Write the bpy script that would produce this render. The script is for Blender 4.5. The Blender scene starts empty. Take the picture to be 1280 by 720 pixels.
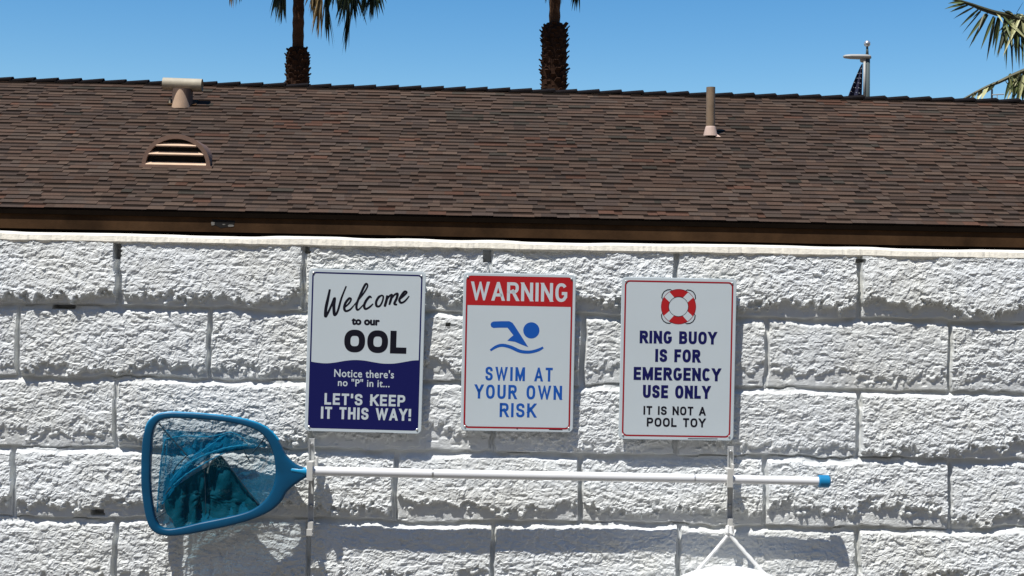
import bpy, bmesh, math, random
import numpy as np
from mathutils import Vector, Matrix

scn = bpy.context.scene
COL = scn.collection
rad = math.radians

# ------------------------------------------------------------------ camera
F = 1700.0                                   # focal length in pixels of the 1280 px wide photograph
CAM = Vector((0.752, -2.972, 1.759))
PITCH, YAW, ROLL = rad(-0.45), rad(1.992), rad(1.025)
_fw = Vector((math.sin(YAW)*math.cos(PITCH), math.cos(YAW)*math.cos(PITCH), math.sin(PITCH)))
_rt0 = Vector((math.cos(YAW), -math.sin(YAW), 0.0))
_up0 = _rt0.cross(_fw)
_rt = _rt0*math.cos(ROLL) + _up0*math.sin(ROLL)
_up = _up0*math.cos(ROLL) - _rt0*math.sin(ROLL)
cd = bpy.data.cameras.new('camera')
cd.sensor_width = 36.0
cd.lens = 36.0*F/1280.0
cd.clip_start = 0.05
cd.clip_end = 5000.0
cam = bpy.data.objects.new('camera', cd)
COL.objects.link(cam)
M3 = Matrix((_rt, _up, -_fw)).transposed()
cam.matrix_world = Matrix.Translation(CAM) @ M3.to_4x4()
scn.camera = cam

def at(px, py, Y):
    """the point of the vertical plane y = Y that the photograph shows at pixel px, py"""
    d = _fw*F + _rt*(px-640.0) + _up*(360.0-py)
    return CAM + d*((Y-CAM.y)/d.y)

# ------------------------------------------------------------------ light
SUN = Vector((-1.25, -1.25, 3.8)).normalized()
w = bpy.data.worlds.new('World')
scn.world = w
w.use_nodes = True
nt = w.node_tree
bg = nt.nodes['Background']
sky = nt.nodes.new('ShaderNodeTexSky')
sky.sky_type = 'NISHITA'
sky.sun_disc = False
sky.sun_elevation = math.asin(SUN.z)
sky.sun_rotation = math.atan2(SUN.x, SUN.y)
sky.altitude = 0
sky.air_density = 1.0
sky.dust_density = 0.0
sky.ozone_density = 3.0
hs = nt.nodes.new('ShaderNodeHueSaturation')
hs.inputs['Saturation'].default_value = 1.38
nt.links.new(sky.outputs[0], hs.inputs['Color'])
nt.links.new(hs.outputs[0], bg.inputs[0])
bg.inputs[1].default_value = 0.112
sl = bpy.data.lights.new('sun', 'SUN')
sl.energy = 5.0
sl.angle = rad(0.53)
sl.color = (1.0, 0.97, 0.915)
so = bpy.data.objects.new('sun', sl)
so.rotation_euler = SUN.to_track_quat('Z', 'Y').to_euler()
so.location = (0, -5, 12)
COL.objects.link(so)
vs = scn.view_settings
vs.view_transform = 'Standard'
vs.look = 'None'
vs.exposure = 0.15
vs.gamma = 1.0
vs.use_curve_mapping = False

# ------------------------------------------------------------------ materials
def mat(name, col, rough=0.6, metal=0.0, noise=None, bump=None, spec=0.5, coat=0.0, attr=None):
    """noise=(scale, amount); bump=(scale, strength, distance)"""
    m = bpy.data.materials.new(name)
    m.use_nodes = True
    t = m.node_tree
    b = t.nodes['Principled BSDF']
    b.inputs['Base Color'].default_value = (*col, 1)
    b.inputs['Roughness'].default_value = rough
    b.inputs['Metallic'].default_value = metal
    b.inputs['Specular IOR Level'].default_value = spec
    b.inputs['Coat Weight'].default_value = coat
    tc = t.nodes.new('ShaderNodeTexCoord')
    src = None
    if attr:
        a = t.nodes.new('ShaderNodeAttribute')
        a.attribute_name = attr
        src = a.outputs['Color']
    if noise:
        n = t.nodes.new('ShaderNodeTexNoise')
        n.inputs['Scale'].default_value = noise[0]
        n.inputs['Detail'].default_value = 6
        n.inputs['Roughness'].default_value = 0.65
        t.links.new(tc.outputs['Object'], n.inputs['Vector'])
        mr = t.nodes.new('ShaderNodeMapRange')
        mr.inputs[1].default_value = 0.25
        mr.inputs[2].default_value = 0.75
        mr.inputs[3].default_value = 1-noise[1]
        mr.inputs[4].default_value = 1+noise[1]
        t.links.new(n.outputs['Fac'], mr.inputs[0])
        mx = t.nodes.new('ShaderNodeVectorMath')
        mx.operation = 'SCALE'
        if src: t.links.new(src, mx.inputs[0])
        else: mx.inputs[0].default_value = col
        t.links.new(mr.outputs[0], mx.inputs['Scale'])
        src = mx.outputs[0]
    if src: t.links.new(src, b.inputs['Base Color'])
    if bump:
        n = t.nodes.new('ShaderNodeTexNoise')
        n.inputs['Scale'].default_value = bump[0]
        n.inputs['Detail'].default_value = 5
        t.links.new(tc.outputs['Object'], n.inputs['Vector'])
        bp = t.nodes.new('ShaderNodeBump')
        bp.inputs['Strength'].default_value = bump[1]
        bp.inputs['Distance'].default_value = bump[2]
        t.links.new(n.outputs['Fac'], bp.inputs['Height'])
        t.links.new(bp.outputs[0], b.inputs['Normal'])
    return m

def mesh_mat(name, col, alpha, scale=900.0, var=0.2, tint=None):
    """woven netting: a share of open holes, the rest thread that lets some light through"""
    m = bpy.data.materials.new(name)
    m.use_nodes = True
    t = m.node_tree
    b = t.nodes['Principled BSDF']
    b.inputs['Base Color'].default_value = (*col, 1)
    b.inputs['Roughness'].default_value = 0.7
    b.inputs['Specular IOR Level'].default_value = 0.12
    tr = t.nodes.new('ShaderNodeBsdfTransparent')
    tr.inputs[0].default_value = (*(tint or (1, 1, 1)), 1)
    tl = t.nodes.new('ShaderNodeBsdfTranslucent')
    tl.inputs[0].default_value = (*col, 1)
    m1 = t.nodes.new('ShaderNodeMixShader')
    m1.inputs[0].default_value = 0.3
    t.links.new(b.outputs[0], m1.inputs[1])
    t.links.new(tl.outputs[0], m1.inputs[2])
    m2 = t.nodes.new('ShaderNodeMixShader')
    tc = t.nodes.new('ShaderNodeTexCoord')
    n = t.nodes.new('ShaderNodeTexNoise')
    n.inputs['Scale'].default_value = 22.0
    n.inputs['Detail'].default_value = 5.0
    t.links.new(tc.outputs['Object'], n.inputs['Vector'])
    mr = t.nodes.new('ShaderNodeMapRange')
    mr.inputs[1].default_value = 0.3; mr.inputs[2].default_value = 0.7
    mr.inputs[3].default_value = max(0, alpha-var); mr.inputs[4].default_value = min(1, alpha+var)
    t.links.new(n.outputs['Fac'], mr.inputs[0])
    n2 = t.nodes.new('ShaderNodeTexNoise')              # the weave, tighter here and looser there
    n2.inputs['Scale'].default_value = 420.0
    n2.inputs['Detail'].default_value = 2.0
    t.links.new(tc.outputs['Object'], n2.inputs['Vector'])
    ma = t.nodes.new('ShaderNodeMapRange')
    ma.inputs[1].default_value = 0.3; ma.inputs[2].default_value = 0.7
    ma.inputs[3].default_value = 0.72; ma.inputs[4].default_value = 1.28
    t.links.new(n2.outputs['Fac'], ma.inputs[0])
    mm_ = t.nodes.new('ShaderNodeMath'); mm_.operation = 'MULTIPLY'; mm_.use_clamp = True
    t.links.new(mr.outputs[0], mm_.inputs[0]); t.links.new(ma.outputs[0], mm_.inputs[1])
    t.links.new(mm_.outputs[0], m2.inputs[0])
    t.links.new(tr.outputs[0], m2.inputs[1])
    t.links.new(m1.outputs[0], m2.inputs[2])
    t.links.new(m2.outputs[0], t.nodes['Material Output'].inputs[0])
    return m

PAINT = mat('white_block_paint', (0.70, 0.72, 0.72), 0.62, noise=(9.0, 0.06), bump=(420.0, 0.5, 0.0012), spec=0.35)
# a faint creamy cast where the coat is older
_t = PAINT.node_tree; _b = _t.nodes['Principled BSDF']
_old = _b.inputs['Base Color'].links[0].from_socket
_tc = _t.nodes.new('ShaderNodeTexCoord'); _n = _t.nodes.new('ShaderNodeTexNoise')
_n.inputs['Scale'].default_value = 3.2; _n.inputs['Detail'].default_value = 8; _n.inputs['Roughness'].default_value = 0.7
_t.links.new(_tc.outputs['Object'], _n.inputs['Vector'])
_r = _t.nodes.new('ShaderNodeMapRange'); _r.inputs[1].default_value = 0.46; _r.inputs[2].default_value = 0.70; _r.inputs[4].default_value = 0.75
_t.links.new(_n.outputs['Fac'], _r.inputs[0])
_m = _t.nodes.new('ShaderNodeMix'); _m.data_type = 'RGBA'; _m.blend_type = 'MULTIPLY'
_m.inputs[7].default_value = (0.98, 0.94, 0.85, 1)
_t.links.new(_r.outputs[0], _m.inputs[0]); _t.links.new(_old, _m.inputs[6]); _t.links.new(_m.outputs[2], _b.inputs['Base Color'])
CAPM = mat('cream_mortar', (0.82, 0.77, 0.66), 0.8, noise=(30.0, 0.08), bump=(160.0, 0.6, 0.002), spec=0.2)
DECK = mat('deck_pavers', (0.10, 0.09, 0.075), 0.85, noise=(3.0, 0.12), bump=(90.0, 0.3, 0.003))
EARTH = mat('dry_earth', (0.16, 0.13, 0.10), 0.95, noise=(0.4, 0.2))
ROCK = mat('blocker_hill_rock', (0.07, 0.065, 0.062), 0.95, noise=(0.03, 0.3))
SHINGLE = mat('asphalt_shingle', (0.07, 0.05, 0.04), 0.9, noise=(60.0, 0.22), bump=(700.0, 0.6, 0.002), spec=0.06, attr='Col')
RIDGE = mat('ridge_shingle', (0.013, 0.011, 0.011), 0.95, noise=(30.0, 0.3), spec=0.04)
FASCIA = mat('brown_fascia', (0.066, 0.035, 0.016), 0.8, noise=(2.4, 0.6), bump=(60.0, 0.3, 0.003), spec=0.1)
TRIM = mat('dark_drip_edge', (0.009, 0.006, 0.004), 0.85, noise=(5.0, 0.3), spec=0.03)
CHIP = mat('bare_chipped_wood', (0.20, 0.19, 0.17), 0.9, noise=(40.0, 0.3))
STUCCO = mat('tan_stucco', (0.45, 0.36, 0.27), 0.9, noise=(6.0, 0.08), bump=(90.0, 0.4, 0.004))
TANM = mat('tan_painted_metal', (0.66, 0.46, 0.31), 0.6, noise=(14.0, 0.12))
TANPALE = mat('faded_tan_metal', (0.43, 0.38, 0.28), 0.6, noise=(12.0, 0.15))
PIPEM = mat('weathered_vent_pipe', (0.25, 0.175, 0.11), 0.6, noise=(14.0, 0.25))
FLASH = mat('pink_flashing', (0.60, 0.44, 0.36), 0.65, noise=(14.0, 0.12))
BLACK = mat('dark_attic', (0.008, 0.007, 0.006), 0.95)
VENTF = mat('brown_vent_frame', (0.20, 0.12, 0.085), 0.6, noise=(14.0, 0.15))
SIGNW = mat('sign_white', (0.62, 0.69, 0.72), 0.42, noise=(6.0, 0.025), spec=0.45)
NAVY = mat('navy_ink', (0.008, 0.010, 0.10), 0.4, spec=0.25)
INK = mat('black_ink', (0.008, 0.008, 0.016), 0.4, spec=0.25)
REDI = mat('red_ink', (0.47, 0.018, 0.022), 0.42, spec=0.25)
REDD = mat('dark_red_ink', (0.26, 0.010, 0.025), 0.42, spec=0.25)
BLUEI = mat('blue_ink', (0.012, 0.105, 0.46), 0.42, spec=0.25)
STEEL = mat('zinc_steel', (0.55, 0.55, 0.54), 0.38, metal=0.85, noise=(60.0, 0.15))
ALU = mat('white_pole_enamel', (0.80, 0.80, 0.80), 0.3, noise=(20.0, 0.03))
GALV = mat('galvanised_strip', (0.58, 0.59, 0.58), 0.5, metal=0.2, noise=(50.0, 0.25))
CLIP = mat('pale_plastic_clip', (0.62, 0.61, 0.57), 0.5, noise=(40.0, 0.1))
BLUEP = mat('blue_plastic', (0.001, 0.072, 0.160), 0.40, noise=(25.0, 0.15), spec=0.35)
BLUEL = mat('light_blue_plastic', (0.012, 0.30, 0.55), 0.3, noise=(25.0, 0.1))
BLUEC = mat('blue_grip_plastic', (0.006, 0.20, 0.42), 0.4)
STRAP = mat('dark_strap', (0.006, 0.035, 0.06), 0.6)
NETL = mesh_mat('sheer_netting', (0.002, 0.17, 0.30), 0.40, var=0.12, tint=(0.93, 0.98, 1.0))
NETM = mesh_mat('folded_netting', (0.001, 0.17, 0.33), 0.68, var=0.2, tint=(0.70, 0.93, 1.0))
NETD = mesh_mat('bunched_netting', (0.0, 0.078, 0.125), 0.95, var=0.05, tint=(0.6, 0.88, 0.95))
FOLD = mesh_mat('net_hem', (0.014, 0.24, 0.42), 0.72, var=0.15)
BUOY = mat('white_buoy_shell', (0.84, 0.85, 0.86), 0.4)
ROPE = mat('white_rope', (0.82, 0.82, 0.80), 0.8, bump=(900.0, 0.8, 0.001))
BARK = mat('palm_bark', (0.090, 0.048, 0.028), 0.95, noise=(5.0, 0.45), bump=(14.0, 0.8, 0.05), spec=0.05)
BOOT = mat('dead_leaf_bases', (0.042, 0.022, 0.014), 0.95, noise=(9.0, 0.6), spec=0.05)
LEAF = mat('palm_leaf', (0.075, 0.105, 0.035), 0.5, noise=(3.0, 0.35), attr='Col')
POLEM = mat('grey_pole_paint', (0.10, 0.125, 0.125), 0.6, spec=0.2)
LAMPM = mat('pale_lamp_housing', (0.42, 0.41, 0.38), 0.5)
FLAGM = mat('flag_cloth', (0.02, 0.02, 0.06), 0.8, attr='Col')
MAST = mat('dark_mast', (0.03, 0.03, 0.035), 0.6)

# ------------------------------------------------------------------ helpers
def ob(name, verts, faces, m, parent=None, smooth=False, cols=None):
    me = bpy.data.meshes.new(name)
    me.from_pydata([tuple(v) for v in verts], [], faces)
    me.materials.append(m)
    if smooth: me.polygons.foreach_set('use_smooth', [True]*len(me.polygons))
    if cols is not None:                       # one colour per face
        a = me.color_attributes.new('Col', 'FLOAT_COLOR', 'CORNER')
        buf = []
        for f, c in zip(faces, cols): buf += [c[0], c[1], c[2], 1.0]*len(f)
        a.data.foreach_set('color', buf)
    me.update()
    o = bpy.data.objects.new(name, me)
    COL.objects.link(o)
    if parent: o.parent = parent
    return o

class MB:
    def __init__(s): s.v, s.f, s.c = [], [], []
    def face(s, pts, c=None):
        n = len(s.v); s.v += [Vector(p) for p in pts]; s.f.append(list(range(n, n+len(pts)))); s.c.append(c)
    def box(s, lo, hi, bev=0.0, c=None):
        bm = bmesh.new()
        bmesh.ops.create_cube(bm, size=1)
        lo, hi = Vector(lo), Vector(hi)
        for v in bm.verts:
            v.co = Vector([(a+b)/2 + q*(b-a) for a, b, q in zip(lo, hi, v.co)])
        if bev: bmesh.ops.bevel(bm, geom=bm.edges[:], offset=bev, segments=2, profile=0.5, affect='EDGES')
        s.bm(bm, c)
    def bm(s, bm, c=None):
        n = len(s.v); bm.verts.index_update()
        s.v += [v.co.copy() for v in bm.verts]
        for f in bm.faces: s.f.append([n+v.index for v in f.verts]); s.c.append(c)
        bm.free()
    def tube(s, pts, r, seg=10, c=None, cap=True):
        pts = [Vector(p) for p in pts]
        rs = r if isinstance(r, (list, tuple)) else [r]*len(pts)
        n0 = len(s.v)
        t0 = (pts[1]-pts[0]).normalized()
        nrm = t0.orthogonal().normalized()
        for i, p in enumerate(pts):
            t = (pts[min(i+1, len(pts)-1)] - pts[max(i-1, 0)]).normalized()
            nrm = (nrm - t*nrm.dot(t)).normalized()
            bn = t.cross(nrm)
            for k in range(seg):
                a = 2*math.pi*k/seg
                s.v.append(p + (nrm*math.cos(a) + bn*math.sin(a))*rs[i])
        for i in range(len(pts)-1):
            for k in range(seg):
                a, b = n0+i*seg+k, n0+i*seg+(k+1) % seg
                s.f.append([a, b, b+seg, a+seg]); s.c.append(c)
        if cap:
            s.f.append([n0+k for k in range(seg)][::-1]); s.c.append(c)
            s.f.append([n0+(len(pts)-1)*seg+k for k in range(seg)]); s.c.append(c)
    def build(s, name, m, parent=None, smooth=False, inv=None):
        v = s.v if inv is None else [p-inv for p in s.v]
        return ob(name, v, s.f, m, parent, smooth, s.c if any(c is not None for c in s.c) else None)

def tag(o, label=None, cat=None, group=None, kind=None):
    for k, val in (('label', label), ('category', cat), ('group', group), ('kind', kind)):
        if val: o[k] = val
    return o
def empty(name, loc, label, cat, group=None):
    o = bpy.data.objects.new(name, None)
    o.empty_display_size = 0.1
    o.location = loc
    COL.objects.link(o)
    return tag(o, label, cat, group)

def smooth_path(pts, n=6, closed=False):
    P = [Vector(p) for p in pts]; N = len(P); out = []
    rng = range(N if closed else N-1)
    for i in rng:
        if closed: a, b, c, d = P[i-1], P[i], P[(i+1) % N], P[(i+2) % N]
        else: a, b, c, d = P[max(i-1, 0)], P[i], P[i+1], P[min(i+2, N-1)]
        for k in range(n):
            t = k/n
            out.append(0.5*((2*b) + (c-a)*t + (2*a-5*b+4*c-d)*t*t + (3*b-a-3*c+d)*t**3))
    if not closed: out.append(P[-1])
    return out

# ================================================================== SETTING
def sheet(name, x0, y0, x1, y1, z, m):
    o = ob(name, [(x0, y0, z), (x1, y0, z), (x1, y1, z), (x0, y1, z)], [[0, 1, 2, 3]], m)
    return tag(o, kind='structure')
sheet('ground', -1500, -1500, 1500, 1500, -0.02, EARTH)
sheet('pool_deck', -12, -14, 14, -0.0, 0.0, DECK)

# added, unseen hills behind the camera, blocking sky light to deepen the wall's shade
hv, hf = [], []
NA_, NR_ = 90, 16
for i in range(NA_+1):
    az = rad(180+8+164*i/NA_)
    for k in range(NR_+1):
        t = k/NR_; r_ = 60+300*t
        rnd_h = math.sin(i*0.37)*0.5+math.sin(i*0.93+1.3)*0.3+math.sin(i*2.1+k*0.6)*0.16+math.sin(i*3.7-k*1.1)*0.09
        z = -1+(t**1.15)*(275+45*rnd_h)*min(1, 6*i/NA_+.25, 6*(1-i/NA_)+.25) + 6*t*math.sin(i*5.1+k*3.3)
        hv.append((math.cos(az)*r_, math.sin(az)*r_, z))
for i in range(NA_):
    for k in range(NR_):
        a_ = i*(NR_+1)+k; hf.append([a_, a_+1, a_+NR_+2, a_+NR_+1])
tag(ob('sky_blocking_hills', hv, hf, ROCK), kind='structure')

# ================================================================== BLOCK WALL
ZT, BW, BH = 1.83, 0.4064, 0.1524
rs = np.random.RandomState(7)

def hash2(ix, iy, k):
    n = (ix.astype(np.int64)*374761393 + iy.astype(np.int64)*668265263 + k*1274126177) & 0x7fffffff
    n = ((n ^ (n >> 13))*1274126177) & 0x7fffffff
    n = ((n ^ (n >> 16))*668265263) & 0x7fffffff
    return ((n ^ (n >> 15)) & 0xffff)/65535.0
def vnoise(x, y, k=0):
    ix, iy = np.floor(x), np.floor(y)
    fx, fy = x-ix, y-iy
    fx = fx*fx*fx*(fx*(fx*6-15)+10); fy = fy*fy*fy*(fy*(fy*6-15)+10)
    a, b = hash2(ix, iy, k), hash2(ix+1, iy, k)
    c, d = hash2(ix, iy+1, k), hash2(ix+1, iy+1, k)
    return (a*(1-fx)+b*fx)*(1-fy) + (c*(1-fx)+d*fx)*fy - 0.5
def facets(x, y, k=0):
    """rock chips: every cell of a jittered grid is a small tilted plane"""
    ix, iy = np.floor(x), np.floor(y)
    best = np.full(x.shape, 9.0); h = np.zeros(x.shape)
    for dx in (-1, 0, 1):
        for dy in (-1, 0, 1):
            cx, cy = ix+dx, iy+dy
            px = cx + 0.5 + 0.9*(hash2(cx, cy, k)-0.5)
            py = cy + 0.5 + 0.9*(hash2(cx, cy, k+1)-0.5)
            ex, ey = x-px, y-py
            d = ex*ex+ey*ey
            hh = (hash2(cx, cy, k+2)-0.5)*0.7 + ex*(hash2(cx, cy, k+3)-0.5)*1.1 + ey*(hash2(cx, cy, k+4)-0.5)*1.5
            sel = d < best
            best = np.where(sel, d, best); h = np.where(sel, hh, h)
    return h
def sstep(a, b, x):
    t = np.clip((x-a)/(b-a), 0, 1); return t*t*(3-2*t)

xs = np.concatenate([np.arange(-6.0, -1.0, 0.02), np.arange(-1.0, 2.5, 0.0024), np.arange(2.5, 7.6, 0.02)])
zs = np.concatenate([np.arange(0.0, 0.95, 0.016), np.arange(0.95, ZT-0.0105, 0.0024), [ZT-0.010]])
X, Z = np.meshgrid(xs, zs)
# joints seen in the photograph, row by row from the top, the rest at the block's pitch
seen = {0: [(147, 345), (381, 345), (613, 345), (845, 355), (1075, 360)],
        1: [(24, 430), (262, 430), (496, 435), (728, 437), (959, 445), (1188, 450)],
        2: [(144.5, 515), (386, 520), (616, 525), (846, 528), (1072.5, 533)],
        3: [(17, 605), (258, 605), (494, 612), (725.5, 615), (956, 617), (1187.5, 620)],
        4: [(145, 690), (385, 690), (615, 690), (848, 690), (1072, 690)]}
nrow = 12
joints = []
for r in range(nrow):
    if r in seen: j = [at(px, py, 0).x for px, py in seen[r]]
    else: j = [(0 if r % 2 == 0 else -0.2032) + k*BW for k in range(5)]
    while j[0] > -6.5: j.insert(0, j[0]-BW+rs.uniform(-.003, .003))
    while j[-1] < 8.5: j.append(j[-1]+BW+rs.uniform(-.003, .003))
    joints.append(np.array(j))
XW = X + 0.006*vnoise(X*14, Z*14, 50) + 0.004*vnoise(X*55, Z*55, 51)
ZW = Z + 0.008*vnoise(X*9, Z*9, 52) + 0.006*vnoise(X*42, Z*42, 53)
row = np.clip(np.floor((ZT-ZW)/BH).astype(int), 0, nrow-1)
dt = (ZT-ZW) - row*BH                 # distance below the block's top bed
db = BH-dt
dl = np.zeros_like(X); dr = np.zeros_like(X); bid = np.zeros(X.shape, int)
for r in range(nrow):
    s = row == r
    k = np.searchsorted(joints[r], XW[s])
    k = np.clip(k, 1, len(joints[r])-1)
    dl[s] = XW[s]-joints[r][k-1]; dr[s] = joints[r][k]-XW[s]; bid[s] = k+r*100
hb = lambda k: hash2(bid, bid*0, k)                 # one random number per block
v = dt/BH
# split face: leans out towards a rough break line in its lower half, then falls back
brk = 0.74 + 0.16*(hb(3)-0.5) + 0.20*vnoise(X*9, row*3.1, 4) + 0.16*vnoise(X*34, Z*20+row*7.7, 5) + 0.16*vnoise(X*95, Z*80, 6) + 0.10*vnoise(X*210, Z*180, 13)
amp = np.array([0.0105, 0.0055, 0.0060, 0.0095, 0.0060]+[0.007]*7)[row] + 0.007*(hb(7)-0.35)
rise = np.clip(v/np.maximum(brk, .2), 0, 1)
bulge = amp*np.where(v < brk, rise**0.8, 1-sstep(0, 0.11, v-brk)*1.15)
tilt = (hb(8)-0.5)*0.010*(dl/BW-0.5) + (hb(9)-0.5)*0.007
XD = X + 0.55*Z
chips = 0.0034*facets(XD*28+3*vnoise(X*20, Z*20, 60), Z*44+3*vnoise(X*20, Z*20, 61), 10) \
      + 0.0036*facets(XD*78+2*vnoise(X*60, Z*60, 62), Z*125+2*vnoise(X*60, Z*60, 63), 20) \
      + 0.0024*facets(XD*150, Z*230, 30) + 0.0008*vnoise(X*330, Z*400, 43)
lumps = 0.0032*hb(15)*facets(X*8.5+hb(16)*9+1.5*vnoise(X*40, Z*40, 96), Z*15+1.5*vnoise(X*40, Z*40, 97), 95) + 0.0030*vnoise(X*22, Z*36, 40) + 0.0016*vnoise(XD*52, Z*85, 41) + 0.0010*vnoise(XD*130, Z*190, 42)
rough = np.where(v < brk, 1.0, 0.32) * (0.75+0.5*hb(12))
pits = -0.003*sstep(0.20, 0.34, vnoise(X*75, Z*110, 44))
h = bulge + tilt + (chips*0.56 + lumps*0.62)*rough + pits*0.6
# joints
jw = 0.0018 + 0.0028*hash2(bid, bid*0, 90)
edge = sstep(jw, jw+0.0035, np.minimum(dl, dr)) * np.where(row == 0, 1.0, sstep(-0.001, 0.0145, dt+0.0015*vnoise(X*70, Z*30, 98))) * sstep(0.0015, 0.006, db)
mortar = -0.013 + 0.005*vnoise(X*60, Z*60, 80) + 0.004*vnoise(X*14, Z*14, 81)
h = mortar + (h-mortar)*edge
# squeezed mortar left in places along the beds and joints
blob = sstep(0.16, 0.30, vnoise(X*17, row*5.3+Z*9, 82))*np.exp(-(np.minimum(np.minimum(dl, dr)*1.4, dt)/0.006)**2)
h = h + 0.007*blob
# a few open holes in the joints
def hole(px, py, wpx, hpx, depth):
    global h
    c = at(px, py, 0); sx, sz = wpx/1130.0, hpx/1130.0
    q = np.maximum(np.abs(X-c.x+0.001*vnoise(X*200, Z*200, 91))/sx, np.abs(Z-c.z)/sz)
    h = np.where(q < 1, -depth, h)
hole(78, 384, 27, 5, 0.05); hole(122, 641, 15, 6, 0.04); hole(147, 312, 9, 22, 0.04); hole(609, 320, 9, 14, 0.03)
hole(1076, 326, 12, 5, 0.03); hole(384, 312, 6, 8, 0.03); hole(560, 406, 6, 4, 0.02)
nx, nz = len(xs), len(zs)
co = np.stack([X, -h, Z], -1).reshape(-1, 3)
idx = np.arange(nx*nz).reshape(nz, nx)
q = np.stack([idx[:-1, :-1], idx[:-1, 1:], idx[1:, 1:], idx[1:, :-1]], -1).reshape(-1, 4)
# back, top and ends close the wall
bk = [(-6.0, 0.15, 0), (7.58, 0.15, 0), (7.58, 0.15, ZT-0.010), (-6.0, 0.15, ZT-0.010)]
nb = len(co)
co = np.concatenate([co, np.array(bk)])
q = np.concatenate([q, np.array([[nb+1, nb, nb+3, nb+2], [idx[-1, 0], idx[-1, -1], nb+2, nb+3],
                                 [nb, idx[0, 0], idx[-1, 0], nb+3], [idx[0, -1], nb+1, nb+2, idx[-1, -1]]])])
me = bpy.data.meshes.new('block_face')
me.vertices.add(len(co)); me.vertices.foreach_set('co', co.astype(np.float32).ravel())
me.loops.add(q.size); me.loops.foreach_set('vertex_index', q.astype(np.int32).ravel())
me.polygons.add(len(q))
me.polygons.foreach_set('loop_start', np.arange(0, q.size, 4, dtype=np.int32))
me.polygons.foreach_set('loop_total', np.full(len(q), 4, dtype=np.int32))
me.polygons.foreach_set('use_smooth', np.zeros(len(q), dtype=bool))
me.materials.append(PAINT)
me.update(); me.validate()
wall = empty('block_wall', (0.75, 0.07, 0), 'rough split face block wall painted white, running behind the pool signs', 'wall')
o = bpy.data.objects.new('block_face', me); COL.objects.link(o); o.parent = wall; o.location = (-0.75, -0.07, 0)
# mortar cap along the top
cx = np.concatenate([np.arange(-6, -1, 0.03), np.arange(-1, 2.5, 0.004), np.arange(2.5, 7.61, 0.03)])
prof = [(0.0035, -0.0125), (-0.0040, -0.0122), (-0.0062, -0.0085), (-0.0030, 0.0030), (0.004, 0.0075), (0.020, 0.009), (0.152, 0.009), (0.152, -0.0095)]
cv = []
for i, x in enumerate(cx):
    a = np.array([x]); n1 = vnoise(a*11, a*0, 3)[0]; n2 = vnoise(a*45, a*0, 5)[0]; n3 = vnoise(a*150, a*0, 8)[0]
    for k, (yy, zz) in enumerate(prof):
        wv = 1.0 if k < 6 else 0.0
        cv.append((x, yy + wv*(0.005*n1+0.002*n2+0.002*n3), ZT + zz + (0.004*n1 if k in (3, 4, 5) else 0) + (0.004*n2+0.003*n3 if k in (0, 1) else 0.0015*n2 if k == 2 else 0)))
np_ = len(prof); cf = []
for i in range(len(cx)-1):
    for k in range(np_-1):
        a = i*np_+k; cf.append([a, a+1, a+1+np_, a+np_])
o = ob('cap', cv, cf, CAPM, wall); o.location = (-0.75, -0.07, 0)

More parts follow.
